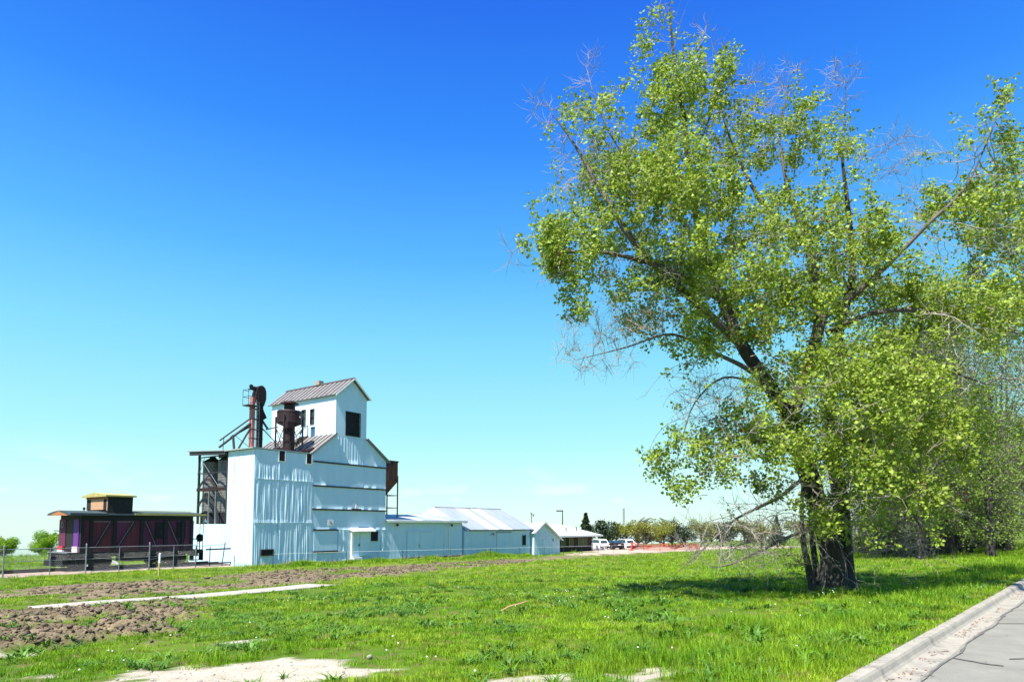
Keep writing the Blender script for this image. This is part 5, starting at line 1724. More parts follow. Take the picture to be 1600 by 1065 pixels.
def build_tree(root, base, limbs, lobes, bares, rg, dens, bdens, leaf_n, leaf_size, leaf_m, twig_m, limb_m, trunk_m, step=.24, di=2.6, dk=.34,
               leaf_spread=.145, extra=2, bare_extra=4, trunk_rough=.16, keep_leaf=1.0):
    base = np.array(base)
    P, par = [], []
    for k, (pts_, rad) in limbs.items():
        path_, rr = smooth_path(pts_, rad, .25)
        if k.startswith('trunk'):
            me = limb_mesh('trunk', path_ - base, rr, hash(len(P)) % 97, n=18, rough=trunk_rough, flare=.42)
            link('trunk', me, trunk_m, root)
        else:
            nm = 'limb'
            me = limb_mesh(nm, path_ - base, rr, len(P) % 97, n=10 if rr.max() > .09 else 7, rough=.10)
            link(nm, me, trunk_m if rr.max() > .19 or k.startswith('sprout') else limb_m, root)
        if k.startswith('trunk') and len(limbs) > 6:
            continue
        for q in path_[1:]:
            P.append(q)
            par.append(-1)
    nfix = len(P)
    att = []
    for c, r in lobes:
        n = int(dens * 4.19 * r[0] * r[1] * r[2])
        att.append(in_ell(n, c, r, rg))
    natt = sum(len(a) for a in att)
    for c, r in bares:
        n = int(bdens * 4.19 * r[0] * r[1] * r[2]) + 12
        att.append(in_ell(n, c, r, rg))
    att = np.concatenate(att)
    # leave holes in the crown
    hole = np.array(fbm(att[:, 0] * .8 + att[:, 1] * .5, att[:, 2] * .8 - att[:, 1] * .3, 3, 71))
    keep = (hole > .36) | (np.arange(len(att)) >= natt)
    att = att[keep]
    X, par = colonize(P, par, att, step, di, dk, 120, rg)
    rad, kids = pipe(par, nfix, .0055, 2.05, .055)
    m = par >= 0
    i1 = np.nonzero(m)[0]
    i0 = par[i1]
    r0 = np.where(i0 < nfix, rad[i1] * 1.15, rad[i0])
    v1, f1 = edges_mesh(X[i0], X[i1], np.maximum(r0 * .9, .0055), np.maximum(rad[i1], .0048), 4)
    new = i1
    isb = np.zeros(len(X), bool)
    for c, r in bares:
        isb |= (((X - np.array(c)) / (np.array(r) * 1.12)) ** 2).sum(1) < 1
    # short side twigs
    src = np.concatenate([np.repeat(new, extra), np.repeat(new[isb[new]], bare_extra)])
    d = X[src] - X[par[src]]
    d /= np.linalg.norm(d, axis=1, keepdims=True) + 1e-9
    d2 = d * .6 + rg.normal(0, .55, d.shape) + np.array([0, 0, .12])
    d2 /= np.linalg.norm(d2, axis=1, keepdims=True)
    ln = rg.uniform(.10, .34, (len(src), 1))
    mid = X[src] + d2 * ln
    d3 = d2 + rg.normal(0, .3, d.shape) + np.array([0, 0, .25])
    d3 /= np.linalg.norm(d3, axis=1, keepdims=True)
    tip = mid + d3 * ln * .8
    v2, f2 = edges_mesh(X[src], mid, np.full(len(src), .0045), np.full(len(src), .0035), 3)
    v3, f3 = edges_mesh(mid, tip, np.full(len(src), .0035), np.full(len(src), .0018), 3)
    v = np.concatenate([v1, v2, v3]) - base
    f = np.concatenate([f1, f2 + len(v1), f3 + len(v1) + len(v2)])
    tw = link('twigs', np_mesh('twigs', v, f), twig_m, root)
    tw['kind'] = 'stuff'
    # leaves in bunches on the twig ends
    leafy = ~isb[src]
    pl_ = np.concatenate([tip[leafy], mid[leafy], X[new[~isb[new]]]])
    cl = np.array(fbm(pl_[:, 0] * 1.1 + pl_[:, 1] * .4, pl_[:, 2] * 1.1 - pl_[:, 1] * .5, 3, 73))
    pl_ = pl_[(cl + rg.normal(0, .08, len(cl)) > (.522 if leaf_n > 6 else .40)) & (rg.uniform(0, 1, len(cl)) < keep_leaf)]
    LP = np.repeat(pl_, leaf_n, 0) + rg.normal(0, leaf_spread * .5, (len(pl_) * leaf_n, 3))
    rel = LP - np.repeat(pl_, leaf_n, 0)
    v, f = leaves_mesh(LP - base, leaf_size, rg, outward=rel / leaf_spread * 2.2)
    cr_ = link('crown', np_mesh('crown', v, f), leaf_m, root)
    cr_['kind'] = 'stuff'
    return X, new, isb, tip, pl_


rg = np.random.default_rng(21)
mbase = (9.1, 18.2, g1(9.1, 18.2))
root = wthing('cottonwood_tree', 'great multi-stemmed cottonwood with fresh yellow-green leaves on the grass beside the kerb', 'tree', mbase)
X, new, isb, tip, lpts = build_tree(root, mbase, LIMBS, LOBES, BARE, rg, 12, 26, 13, .096, M['leaf'], M['twig'], M['limb_bark'], M['bark'])
print('cottonwood nodes', len(X), 'leaf points', len(lpts))
# catkins hanging below the leaves
sel = lpts[rg.choice(len(lpts), 900)]
m_ = MB()
v, f = edges_mesh(sel, sel + np.stack([rg.normal(0, .015, 900), rg.normal(0, .015, 900), -rg.uniform(.08, .17, 900)], 1), np.full(900, .006), np.full(900, .004), 3)
o_ = link('catkins', np_mesh('catkins', v - np.array(mbase), f), M['catkin'], root)
o_['kind'] = 'stuff'
# brown bunches of last year's leaves
cen = lpts[rg.choice(len(lpts), 42)]
dl = np.repeat(cen, 26, 0) + rg.normal(0, .11, (42 * 26, 3))
v, f = leaves_mesh(dl - np.array(mbase), .085, rg)
o_ = link('dead_leaves', np_mesh('dead_leaves', v, f), M['dead_leaf'], root)
o_['kind'] = 'stuff'
# drooping bare whips by the trunk foot and long hanging shoots
def whips(n, cen, spread, ln, rg, sag=1.0):
    p0s, p1s, r0s, r1s = [], [], [], []
    for _ in range(n):
        p = np.array(cen) + rg.normal(0, 1, 3) * np.array(spread)
        d = rg.normal(0, 1, 3)
        d[2] = abs(d[2]) * .2 - .1
        d /= np.linalg.norm(d)
        L_ = rg.uniform(*ln)
        k = 9
        for i in range(k):
            q = p + d * L_ / k
            d = d + np.array([0, 0, -.16 * sag]) + rg.normal(0, .10, 3)
            d /= np.linalg.norm(d)
            if q[2] < g(q[0], q[1]) + .04:
                break
            p0s.append(p)
            p1s.append(q)
            r0s.append(.006 * (1 - i / k) + .003)
            r1s.append(.006 * (1 - (i + 1) / k) + .003)
            if rg.uniform() < .6:
                dd_ = d + rg.normal(0, .6, 3)
                p0s.append(q)
                p1s.append(q + dd_ / np.linalg.norm(dd_) * rg.uniform(.1, .35))
                r0s.append(.004)
                r1s.append(.002)
            p = q
    return np.array(p0s), np.array(p1s), np.array(r0s), np.array(r1s)
allw = [whips(70, (7.0, 17.4, 1.75), (.9, .5, .35), (.7, 1.8), rg, 1.4), whips(26, (10.2, 16.8, 1.3), (.6, .4, .3), (.5, 1.3), rg, .7),
        whips(40, (9.1, 17.7, 2.2), (.6, .3, .9), (.6, 1.5), rg, 1.5), whips(30, (5.4, 17.2, 4.8), (.6, .5, .8), (.9, 2.0), rg, 1.2)]
p0, p1, r0, r1 = [np.concatenate([w[i] for w in allw]) for i in range(4)]
v, f = edges_mesh(p0, p1, r0, r1, 4)
o_ = link('whips', np_mesh('whips', v - np.array(mbase), f), M['twig'], root)
o_['kind'] = 'stuff'

# grove along the road: grey half-bare trees
def grove_proto(seed, h, sprd, lean, leafk, name, label, cat, group):
    rg = np.random.default_rng(seed)
    r_ = random.Random(seed)
    root = wthing(name, label, cat, (0, 0, 0), 0, group)
    tr = [(0, 0, -.4), (lean * .1, .05, h * .18), (lean * .4, .1, h * .38), (lean * .7, 0, h * .62), (lean, 0, h * .9)]
    limbs = {'trunk': (tr, [.17, .14, .11, .07, .015])}
    lobes = []
    for i in range(9):
        z0 = h * r_.uniform(.12, .6)
        q = np.array([np.interp(z0, [p[2] for p in tr], [p[j] for p in tr]) for j in (0, 1)] + [z0])
        an = r_.uniform(0, 6.28)
        ln = sprd * r_.uniform(.7, 1.2)
        e = q + np.array([math.cos(an) * ln, math.sin(an) * ln, h * r_.uniform(.12, .3)])
        m_ = (q + e) / 2 + np.array([0, 0, h * .03])
        limbs['limb%d' % i] = ([tuple(q), tuple(m_), tuple(e)], [.06, .035, .010])
        lobes.append((tuple(e), (sprd * .6, sprd * .6, h * .14)))
    lobes += [((lean * .7, 0, h * .75), (sprd * .6, sprd * .6, h * .22)), ((0, 0, h * .45), (sprd * .8, sprd * .8, h * .25)), ((0, 0, h * .18), (sprd * .9, sprd * .9, h * .13))]
    build_tree(root, (0, 0, 0), limbs, lobes, [], rg, 6.0, 0, 3, .12, M['leaf_dull'], M['twig_grey'], M['twig_grey'], M['bark'], step=.42, di=4.5, dk=.62, leaf_spread=.3, extra=5, keep_leaf=leafk, trunk_rough=.1)
    return root


GR = 'half-bare trees of the grove along the road'
protos = [grove_proto(31, 17, 2.9, .6, .45, 'grove_tree', '', 'tree', GR), grove_proto(32, 14, 2.6, -.7, .24, 'grove_tree', '', 'tree', GR), grove_proto(33, 9, 2.4, .4, .5, 'grove_tree', '', 'tree', GR)]
spots = [  # prototype, x, y, turn, scale, label
    (0, 24.2, 38.6, 0.4, 1.15, 'tall grey half-bare tree directly behind the great cottonwood'),
    (1, 28.0, 44.0, 1.9, 1.25, 'grey twiggy tree with dark double trunk right of the great cottonwood'),
    (2, 26.6, 36.2, 2.7, 1.0, 'low bushy tree filling the gap behind the cottonwood trunk'),
    (0, 32.5, 46.4, 3.3, 1.2, 'tall leafy grove tree above the slim leaning trunk'),
    (1, 30.4, 49.8, 4.1, 1.35, 'bare grey tree deep inside the grove'),
    (2, 31.0, 42.5, 5.2, 1.15, 'low twiggy tree at the grass edge of the grove'),
    (0, 40.5, 57.0, 5.0, 1.25, 'tall tree at the far right end of the grove'),
    (2, 36.2, 47.4, .9, 1.05, 'small tree beside the slim leaning trunk near the road'),
    (1, 38.0, 51.0, 2.2, 1.2, 'grey tree behind the slim leaning trunk'),
    (2, 43.0, 54.5, 3.9, 1.3, 'low bushy tree closest to the road at the right edge'),
    (1, 22.5, 44.0, 5.6, 1.1, 'bare grey tree at the left edge of the grove'),
    (0, 33.2, 53.0, 1.2, 1.3, 'tall grey tree in the second row of the grove above the leafy one'),
    (1, 27.4, 48.5, 2.9, 1.35, 'slender bare tree rising behind the dark double trunk'),
    (0, 36.5, 56.5, 4.4, 1.3, 'tall half-bare tree behind the slim leaning trunk'),
    (0, 46.5, 61.0, .3, 1.25, 'tall tree beyond the right end of the grove beside the road'),
    (1, 25.6, 41.5, 3.6, 1.2, 'thin grey tree showing through the right side of the cottonwood crown'),
    (0, 40.2, 61.0, 2.0, 1.3, 'farthest tall tree at the back of the grove'),
]
used = set()
for k, x, y, rz_, sc, lab in spots:
    o_ = protos[k] if k not in used else copy_tree(protos[k])
    used.add(k)
    o_.location = (x, y, g1(x, y))
    o_.rotation_euler = (0, 0, rz_)
    o_.scale = (sc, sc, sc)
    o_['label'] = lab
    o_['category'] = 'tree'
    o_['group'] = GR
# undergrowth filling the grove
rgt = np.random.default_rng(77)
ns = 3600
d_ = rgt.uniform(5.0, 17, ns)
t_ = rgt.uniform(27, 92, ns)
keep_ = (d_ > 5.0 + 1.6 * sm(t_, 46, 52) + 1.6 * vnoise(t_ * .2, 1, 5)) & (t_ > 26 + 1.8 * d_)
d_, t_ = d_[keep_], t_[keep_]
bx = P0[0] + d_ * N[0] + t_ * U[0]
by = P0[1] + d_ * N[1] + t_ * U[1]
hh_ = rgt.uniform(1.2, 7.0, len(bx)) * (.6 + .8 * vnoise(t_ * .25, d_ * .3, 6)) * np.clip((d_ - 3.6) / 3, .45, 1)
b0 = np.stack([bx, by, gz(bx, by) - .1], 1)
dir_ = np.stack([rgt.normal(0, .28, len(bx)), rgt.normal(0, .28, len(bx)), np.ones(len(bx))], 1)
b1 = b0 + dir_ * hh_[:, None] * .5
b2 = b1 + (dir_ + rgt.normal(0, .25, dir_.shape)) * hh_[:, None] * .5
vv, ff = [], []
off_ = 0
tips_ = [b2]
def add_seg(p, q, ra, rb, n=3):
    global off_
    v, f = edges_mesh(p, q, np.full(len(p), ra), np.full(len(p), rb), n)
    vv.append(v)
    ff.append(f + off_)
    off_ += len(v)
add_seg(b0, b1, .022, .014, 4)
add_seg(b1, b2, .014, .006)
for lv in range(2):
    k_ = 9 if lv == 0 else 13
    si = np.repeat(np.arange(len(bx)), k_)
    w_ = rgt.uniform(.1, 1, (len(si), 1))
    p_ = np.where(w_ < .5, b0[si] + (b1 - b0)[si] * w_ * 2, b1[si] + (b2 - b1)[si] * (w_ - .5) * 2)
    q_ = p_ + (rgt.normal(0, .5, (len(si), 3)) + np.array([0, 0, .35])) * rgt.uniform(.3, 1.0 if lv == 0 else .6, (len(si), 1))
    add_seg(p_, q_, .010 if lv == 0 else .007, .006 if lv == 0 else .004)
    tips_.append(q_)
th = link('grove_undergrowth', np_mesh('grove_undergrowth', np.concatenate(vv), np.concatenate(ff)), M['twig_grey'])
th['kind'] = 'stuff'
tl_ = np.concatenate(tips_)
tl_ = tl_[(vnoise(tl_[:, 0] * .5 + tl_[:, 2], tl_[:, 1] * .5, 8) > .45) & (rgt.uniform(0, 1, len(tl_)) < .6)]
tl_ = np.repeat(tl_, 2, 0) + rgt.normal(0, .12, (len(tl_) * 2, 3))
v, f = leaves_mesh(tl_, .11, rgt)
th = link('undergrowth_leaves', np_mesh('undergrowth_leaves', v, f), M['leaf_dull'])
th['kind'] = 'stuff'
# slim dark leaning trunk by the road
x, y = 36.4, 48.2
z = g1(x, y)
root = wthing('slim_tree', 'slim dark leaning trunk standing alone on the grass near the road', 'tree', (x, y, z))
pth, rr = smooth_path([(.0, 0, -.3), (-.15, 0, 1.5), (-.45, .1, 3.4), (-.8, .1, 5.6), (-1.0, 0, 8.0)], [.17, .13, .12, .09, .03], .4)
link('trunk', limb_mesh('trunk', pth, rr, 5, n=10, rough=.1, flare=.4), M['bark'], root)
rg3 = np.random.default_rng(5)
src = pth[rg3.integers(6, len(pth), 70)]
d = rg3.normal(0, 1, (70, 3))
d[:, 2] = np.abs(d[:, 2]) * .5
d /= np.linalg.norm(d, axis=1, keepdims=True)
e1 = src + d * rg3.uniform(.8, 2.2, (70, 1))
v, f = edges_mesh(src, e1, np.full(70, .02), np.full(70, .008), 4)
sub = np.repeat(np.arange(70), 6)
s2 = src[sub] + (e1 - src)[sub] * rg3.uniform(.3, 1, (420, 1))
e2 = s2 + (d[sub] + rg3.normal(0, .6, (420, 3))) * .5
v2, f2 = edges_mesh(s2, e2, np.full(420, .008), np.full(420, .004), 3)
o_ = link('twigs', np_mesh('twigs', np.concatenate([v, v2]), np.concatenate([f, f2 + len(v)])), M['twig_grey'], root)
o_['kind'] = 'stuff'
LPp = np.repeat(e2, 5, 0) + rg3.normal(0, .2, (2100, 3))
v, f = leaves_mesh(LPp, .12, rg3)
o_ = link('crown', np_mesh('crown', v, f), M['leaf_dull'], root)
o_['kind'] = 'stuff'


# distant trees: small builds of trunk, twigs and leafy crown
def far_proto(seed, h, w, m, kind, n=1500, size=.30, tw=160):
    rg = np.random.default_rng(seed)
    root = wthing('far_tree', '', 'tree', (0, 0, 0))
    link('trunk', MB().tube([(0, 0, -.4), (.08, 0, h * .3), (0, .06, h * .7)], [h * .028, h * .02, h * .008], 7).mesh('trunk'), M['bark'], root)
    if kind == 'spruce':
        t = rg.uniform(0, 1, n) ** .8
        z = h * (.06 + .94 * t)
        rad = w * .5 * (1.02 - t) * (.45 + .55 * rg.uniform(0, 1, n) ** .5) * (1 + .25 * np.sin(z * 6))
        an = rg.uniform(0, 6.28, n)
        Q = np.stack([rad * np.cos(an), rad * np.sin(an), z], 1)
    else:
        Q = []
        for i in range(11):
            c = np.array([rg.normal(0, w * .24), rg.normal(0, w * .24), h * rg.uniform(.28, .82)])
            r = w * rg.uniform(.14, .27)
            q = rg.normal(0, 1, (n // 11, 3))
            q /= np.linalg.norm(q, axis=1, keepdims=True)
            Q.append(c + q * r * rg.uniform(.5, 1.1, (n // 11, 1)) * np.array([1, 1, .9]))
        Q = np.concatenate(Q)
        Q = Q[Q[:, 2] > h * .08]
    k = rg.choice(len(Q), tw)
    p0 = np.stack([np.zeros(tw), np.zeros(tw), np.clip(Q[k, 2] - h * rg.uniform(.1, .3, tw), h * .1, None)], 1)
    v, f = edges_mesh(p0, Q[k] * np.array([1.06, 1.06, 1.04]), np.full(tw, .035), np.full(tw, .012), 3)
    o_ = link('twigs', np_mesh('twigs', v, f), M['twig_grey'], root)
    o_['kind'] = 'stuff'
    v, f = leaves_mesh(Q, size, rg, droop=.1, aspect=1.0)
    o_ = link('crown', np_mesh('crown', v, f), m, root)
    o_['kind'] = 'stuff'
    return root


FP = {'olive': far_proto(61, 6.2, 5.2, M['tree_olive'], 'b', 3000, .25), 'bronze': far_proto(62, 6.0, 5.6, M['tree_bronze'], 'b', 2600, .25, 220),
      'spruce': far_proto(63, 7.0, 4.2, M['needle'], 'spruce', 2600, .34, 60), 'pine': far_proto(64, 6.6, 5.4, M['needle'], 'b', 2400, .36, 60),
      'green': far_proto(65, 5.2, 5.6, M['tree_green'], 'b', 3600, .22), 'bare': far_proto(66, 6.4, 4.6, M['tree_bronze'], 'b', 260, .3, 500)}
row = [('green', 6.5, 140, .95, 'bright green tree peeping over the white roof of the dark house'),
       ('spruce', 14.5, 128, .95, 'dark pointed spruce just right of the white roof'),
       ('pine', 19.2, 130, 1.0, 'broad dark pine behind the parked cars'),
       ('olive', 23.2, 132, .98, 'olive tree with pale trunk behind the furthest white car'),
       ('bare', 26.3, 136, 1.05, 'bare grey tree rising between two olive trees behind the cars'),
       ('bronze', 26.6, 130, .92, 'bronze-leaved round tree beside the red barrier'),
       ('olive', 31.0, 133, .98, 'olive tree above the middle of the barrier netting'),
       ('bare', 33.6, 137, 1.05, 'pale bare tree showing over the olive trees'),
       ('pine', 34.4, 131, .8, 'dark low tree right of the middle of the barrier'),
       ('olive', 38.2, 132, 1.02, 'round yellow-green tree above the right end of the barrier'),
       ('pine', 42.6, 132, .95, 'dark pine left of the drooping cottonwood branches'),
       ('bronze', 46.2, 130, .98, 'bronze tree seen under the left branches of the cottonwood'),
       ('olive', 50.0, 131, .95, 'olive tree seen through the cottonwood branches'),
       ('spruce', 54.0, 133, .85, 'dark spruce behind the low bare cottonwood branch'),
       ('bronze', 57.2, 129, 1.0, 'bronze tree just left of the cottonwood trunk'),
       ('olive', 61.5, 130, .95, 'olive tree close beside the cottonwood trunk'),
       ('pine', 66.0, 132, .9, 'dark tree right behind the cottonwood trunk'),
       ('bronze', 70.5, 128, 1.0, 'bronze tree visible between the cottonwood and the grove'),
       ('green', -53.6, 76, .60, 'bright green round tree between the caboose and the fence corner'),
       ('green', -57.6, 74, .46, 'smaller bright green tree with thin top behind the fence'),
       ('olive', -61.3, 78, .5, 'yellow-green bush near the left edge behind the fence'),
       ('green', -66.0, 78, .58, 'green tree at the extreme left edge'),
       ('green', -51.0, 79, .55, 'green tree partly hidden by the end of the caboose'),
       ('olive', -96, 122, .7, 'small distant olive tree behind the leftmost fence bay'),
       ('green', -92.5, 119, .62, 'small distant green tree left of the gap behind the fence'),
       ('olive', -89, 124, .7, 'distant olive tree in the gap between the bushes behind the fence'),
       ('green', -85, 118, .6, 'small distant green tree just right of the gap between the bushes'),
       ('olive', -82, 123, .7, 'distant olive tree just left of the caboose end wall'),
       ('olive', -45, 96, .8, 'olive tree hidden low behind the caboose wheels')]
used = set()
for k, x, y, sc, lab in row:
    o_ = FP[k] if k not in used else copy_tree(FP[k])
    used.add(k)
    o_.location = (x, y, g1(x, y))
    o_.rotation_euler = (0, 0, random.uniform(0, 6.28))
    o_.scale = (sc * random.uniform(.95, 1.1), sc * random.uniform(.95, 1.1), sc)
    tag(o_, lab, 'tree', 'trees in the distance')

# ------------------------------------------------------------------ grass, stones, litter
def blade_tuft(name, n, h, spread, w, m, seed, bend=.5, lean=.35):
    r = np.random.default_rng(seed)
    an = r.uniform(0, 6.28, n)
    rad = spread * r.uniform(0, 1, n) ** .6
    b = np.stack([rad * np.cos(an), rad * np.sin(an), np.full(n, -.02)], 1)
    hh = h * r.uniform(.45, 1.1, n)
    da = an + r.normal(0, .9, n)
    d = np.stack([np.cos(da), np.sin(da)], 1) * (lean * r.uniform(.1, 1, n))[:, None]
    side = np.stack([-np.sin(da + r.normal(0, .8, n)), np.cos(da), np.zeros(n)], 1)
    ww = (w * r.uniform(.7, 1.2, n))[:, None]
    m1 = b + np.concatenate([d * hh[:, None] * .45, (hh * .58)[:, None]], 1)
    t = b + np.concatenate([d * hh[:, None] * (1 + bend), (hh * (1.0 - .25 * bend))[:, None]], 1)
    v = np.stack([b - side * ww, b + side * ww, m1 - side * ww * .8, m1 + side * ww * .8, t], 1).reshape(-1, 3)
    o = (np.arange(n) * 5)[:, None]
    f = np.concatenate([o + np.array([[0, 1, 3]]), o + np.array([[0, 3, 2]]), o + np.array([[2, 3, 4]])], 1).reshape(-1, 3)
    me = np_mesh(name, v, f)
    me.materials.append(m)
    return me


tc_short = bpy.data.collections.new('short_grass_tufts')
tc_tall = bpy.data.collections.new('tall_grass_tufts')
for i in range(5):
    tc_short.objects.link(bpy.data.objects.new('short_tuft', blade_tuft('short_tuft', 26, .10, .13, .0042, M['grass'], 800 + i, .5, .6)))
for i in range(4):
    tc_tall.objects.link(bpy.data.objects.new('tall_tuft', blade_tuft('tall_tuft', 24, .235, .11, .0040, M['grass_tall'], 820 + i, .55, .45)))
tc_rosette = bpy.data.collections.new('broad_weeds')
for i in range(3):
    tc_rosette.objects.link(bpy.data.objects.new('broad_weed', blade_tuft('broad_weed', 16, .13, .05, .011, M['weed'], 860 + i, .9, 1.3)))
tc_weed = bpy.data.collections.new('dry_stalks')
tc_weed.objects.link(bpy.data.objects.new('dry_tuft', blade_tuft('dry_tuft', 7, .5, .10, .004, M['straw'], 840, .3, .4)))


def scatter(name, x, y, sc, coll, seed):
    r = np.random.default_rng(seed)
    z = gz(x, y)
    n = len(x)
    me = bpy.data.meshes.new(name)
    me.vertices.add(n)
    me.vertices.foreach_set('co', np.stack([x, y, z], 1).astype(np.float32).ravel())
    a = me.attributes.new('turn', 'FLOAT_VECTOR', 'POINT')
    rot = np.stack([r.normal(0, .12, n), r.normal(0, .12, n), r.uniform(0, 6.28, n)], 1).astype(np.float32)
    a.data.foreach_set('vector', rot.ravel())
    a = me.attributes.new('size', 'FLOAT_VECTOR', 'POINT')
    a.data.foreach_set('vector', sc.astype(np.float32).ravel())
    me.update()
    o = bpy.data.objects.new(name, me)
    C.objects.link(o)
    o['kind'] = 'stuff'
    ng = bpy.data.node_groups.new(name, 'GeometryNodeTree')
    ng.interface.new_socket('Geometry', in_out='INPUT', socket_type='NodeSocketGeometry')
    ng.interface.new_socket('Geometry', in_out='OUTPUT', socket_type='NodeSocketGeometry')
    gi = ng.nodes.new('NodeGroupInput')
    go = ng.nodes.new('NodeGroupOutput')
    ip = ng.nodes.new('GeometryNodeInstanceOnPoints')
    ci = ng.nodes.new('GeometryNodeCollectionInfo')
    ci.inputs['Collection'].default_value = coll
    ci.inputs['Separate Children'].default_value = True
    ci.inputs['Reset Children'].default_value = True
    ip.inputs['Pick Instance'].default_value = True
    na = ng.nodes.new('GeometryNodeInputNamedAttribute')
    na.data_type = 'FLOAT_VECTOR'
    na.inputs['Name'].default_value = 'turn'
    ns = ng.nodes.new('GeometryNodeInputNamedAttribute')
    ns.data_type = 'FLOAT_VECTOR'
    ns.inputs['Name'].default_value = 'size'
    l = ng.links.new
    l(gi.outputs[0], ip.inputs['Points'])
    l(ci.outputs[0], ip.inputs['Instance'])
    l(na.outputs[0], ip.inputs['Rotation'])
    l(ns.outputs[0], ip.inputs['Scale'])
    l(ip.outputs[0], go.inputs[0])
    o.modifiers.new('scatter', 'NODES').node_group = ng
    return o


def cand(n, x0, x1, y0, y1, r):
    return r.uniform(x0, x1, n), r.uniform(y0, y1, n)


rr_ = np.random.default_rng(99)
xs_, ys_, ss_ = [], [], []
tx_, ty_, ts_ = [], [], []
for (y0, y1, hw0, hw1, dens, s0) in ((5.0, 9, 9, 10, 120, .80), (9, 13, 10, 14, 85, .95), (13, 19, 14, 20, 46, 1.15), (19, 28, 20, 28, 22, 1.5), (28, 42, 28, 40, 9, 2.0), (42, 66, 40, 50, 4.0, 2.4), (66, 115, 55, 80, 1.1, 3.4)):
    hw = hw1
    n = int(dens * (y1 - y0) * 2 * hw)
    x, y = cand(n, -hw, hw, y0, y1, rr_)
    k = np.abs(x) < (hw0 + (hw1 - hw0) * (y - y0) / (y1 - y0))
    x, y = x[k], y[k]
    di, sa, gr, mo = zones(x, y)
    d, t = dt(x, y)
    a, b = to_loc(x, y)
    bare = np.maximum(np.maximum(di * .985, sa), gr)
    k = (rr_.uniform(0, 1, len(x)) > bare) & (d > .05) & (path_dist(a, b) > .9)
    k &= ~((a > -.2) & (a < 61) & (b > -.2) & (b < 14)) & ~((a < 0) & (a > -60) & (b > 1.6) & (b < 6.3))
    thin = fbm(x * .6, y * .6, 3, 12)
    k &= rr_.uniform(0, 1, len(x)) < np.clip((thin - .30) * 4.5, .16, 1)
    x, y, d, a, b = x[k], y[k], d[k], a[k], b[k]
    cl = fbm(x * .5, y * .5, 3, 14)
    tall = (sm(3.2 - d + (cl - .5) * 5, 0, 1.5) * sm(d, .15, .9) * .42 + sm(cl, .64, .76) * .16 + sm(b + 1.6, 0, .8) * sm(a + 1, 0, 1) * .5)
    ist = rr_.uniform(0, 1, len(x)) < tall
    h = (.7 + .9 * cl) * rr_.uniform(.8, 1.25, len(x))
    sv = np.stack([s0 * rr_.uniform(.8, 1.2, len(x)), s0 * rr_.uniform(.8, 1.2, len(x)), (s0 ** .6) * h], 1)
    xs_.append(x[~ist]); ys_.append(y[~ist]); ss_.append(sv[~ist])
    tx_.append(x[ist]); ty_.append(y[ist])
    ts_.append(sv[ist] * np.array([1, 1, .95]))
print('grass tufts', sum(map(len, xs_)), sum(map(len, tx_)))
scatter('short_grass', np.concatenate(xs_), np.concatenate(ys_), np.concatenate(ss_), tc_short, 1)
# rank growth along the foot of the elevator
n = 1500
a = rr_.uniform(-1, 34, n)
b = -.35 - np.abs(rr_.normal(0, .7, n))
wx, wy = to_world(a, b)
hz = .9 + 1.3 * sm(fbm(a * .35, b * .2, 3, 15), .5, .75)
hz = hz * (1 + 1.2 * sm(4 - np.abs(a - 27.5), 0, 3))
tx_.append(wx); ty_.append(wy)
ts_.append(np.stack([np.full(n, 2.2), np.full(n, 2.2), hz * 1.2], 1))
scatter('tall_grass', np.concatenate(tx_), np.concatenate(ty_), np.concatenate(ts_), tc_tall, 2)
x, y = cand(9000, -16, 14, 6.5, 30, rr_)
di, sa, gr, mo = zones(x, y)
d, t = dt(x, y)
a, b = to_loc(x, y)
k = (np.maximum(di * .7, sa * .9) < rr_.uniform(0, 1, len(x))) & (d > .3) & (path_dist(a, b) > 1) & (fbm(x * .7, y * .7, 3, 18) > .52)
x, y = x[k], y[k]
scatter('broad_weeds', x, y, rr_.uniform(.6, 1.7, (len(x), 1)) * np.ones((1, 3)), tc_rosette, 4)
n = 260
a = rr_.uniform(-2, 26, n)
b = -.5 - np.abs(rr_.normal(0, .5, n))
wx, wy = to_world(a, b)
q = np.concatenate([rr_.normal(9.0, 1.6, 60)])
q2 = np.concatenate([rr_.normal(17.6, .8, 60)])
wx, wy = np.concatenate([wx, q]), np.concatenate([wy, q2])
sc = np.concatenate([np.full((n, 3), 1.4), np.full((60, 3), .6)]) * rr_.uniform(.6, 1.2, (n + 60, 1))
scatter('dry_weeds', wx, wy, sc, tc_weed, 3)

ICO_V = np.array([(0, -.5257, .8507), (.8507, 0, .5257), (.8507, 0, -.5257), (-.8507, 0, -.5257), (-.8507, 0, .5257), (-.5257, .8507, 0), (.5257, .8507, 0), (.5257, -.8507, 0), (-.5257, -.8507, 0), (0, -.5257, -.8507), (0, .5257, -.8507), (0, .5257, .8507)])
ICO_F = np.array([(1, 2, 6), (1, 7, 2), (3, 4, 5), (4, 3, 8), (6, 5, 11), (5, 6, 10), (9, 10, 2), (10, 9, 3), (7, 8, 9), (8, 7, 0), (11, 0, 1), (0, 11, 4), (6, 2, 10), (1, 6, 11), (3, 5, 10), (5, 4, 11), (2, 7, 9), (7, 1, 0), (3, 9, 8), (4, 8, 0)])


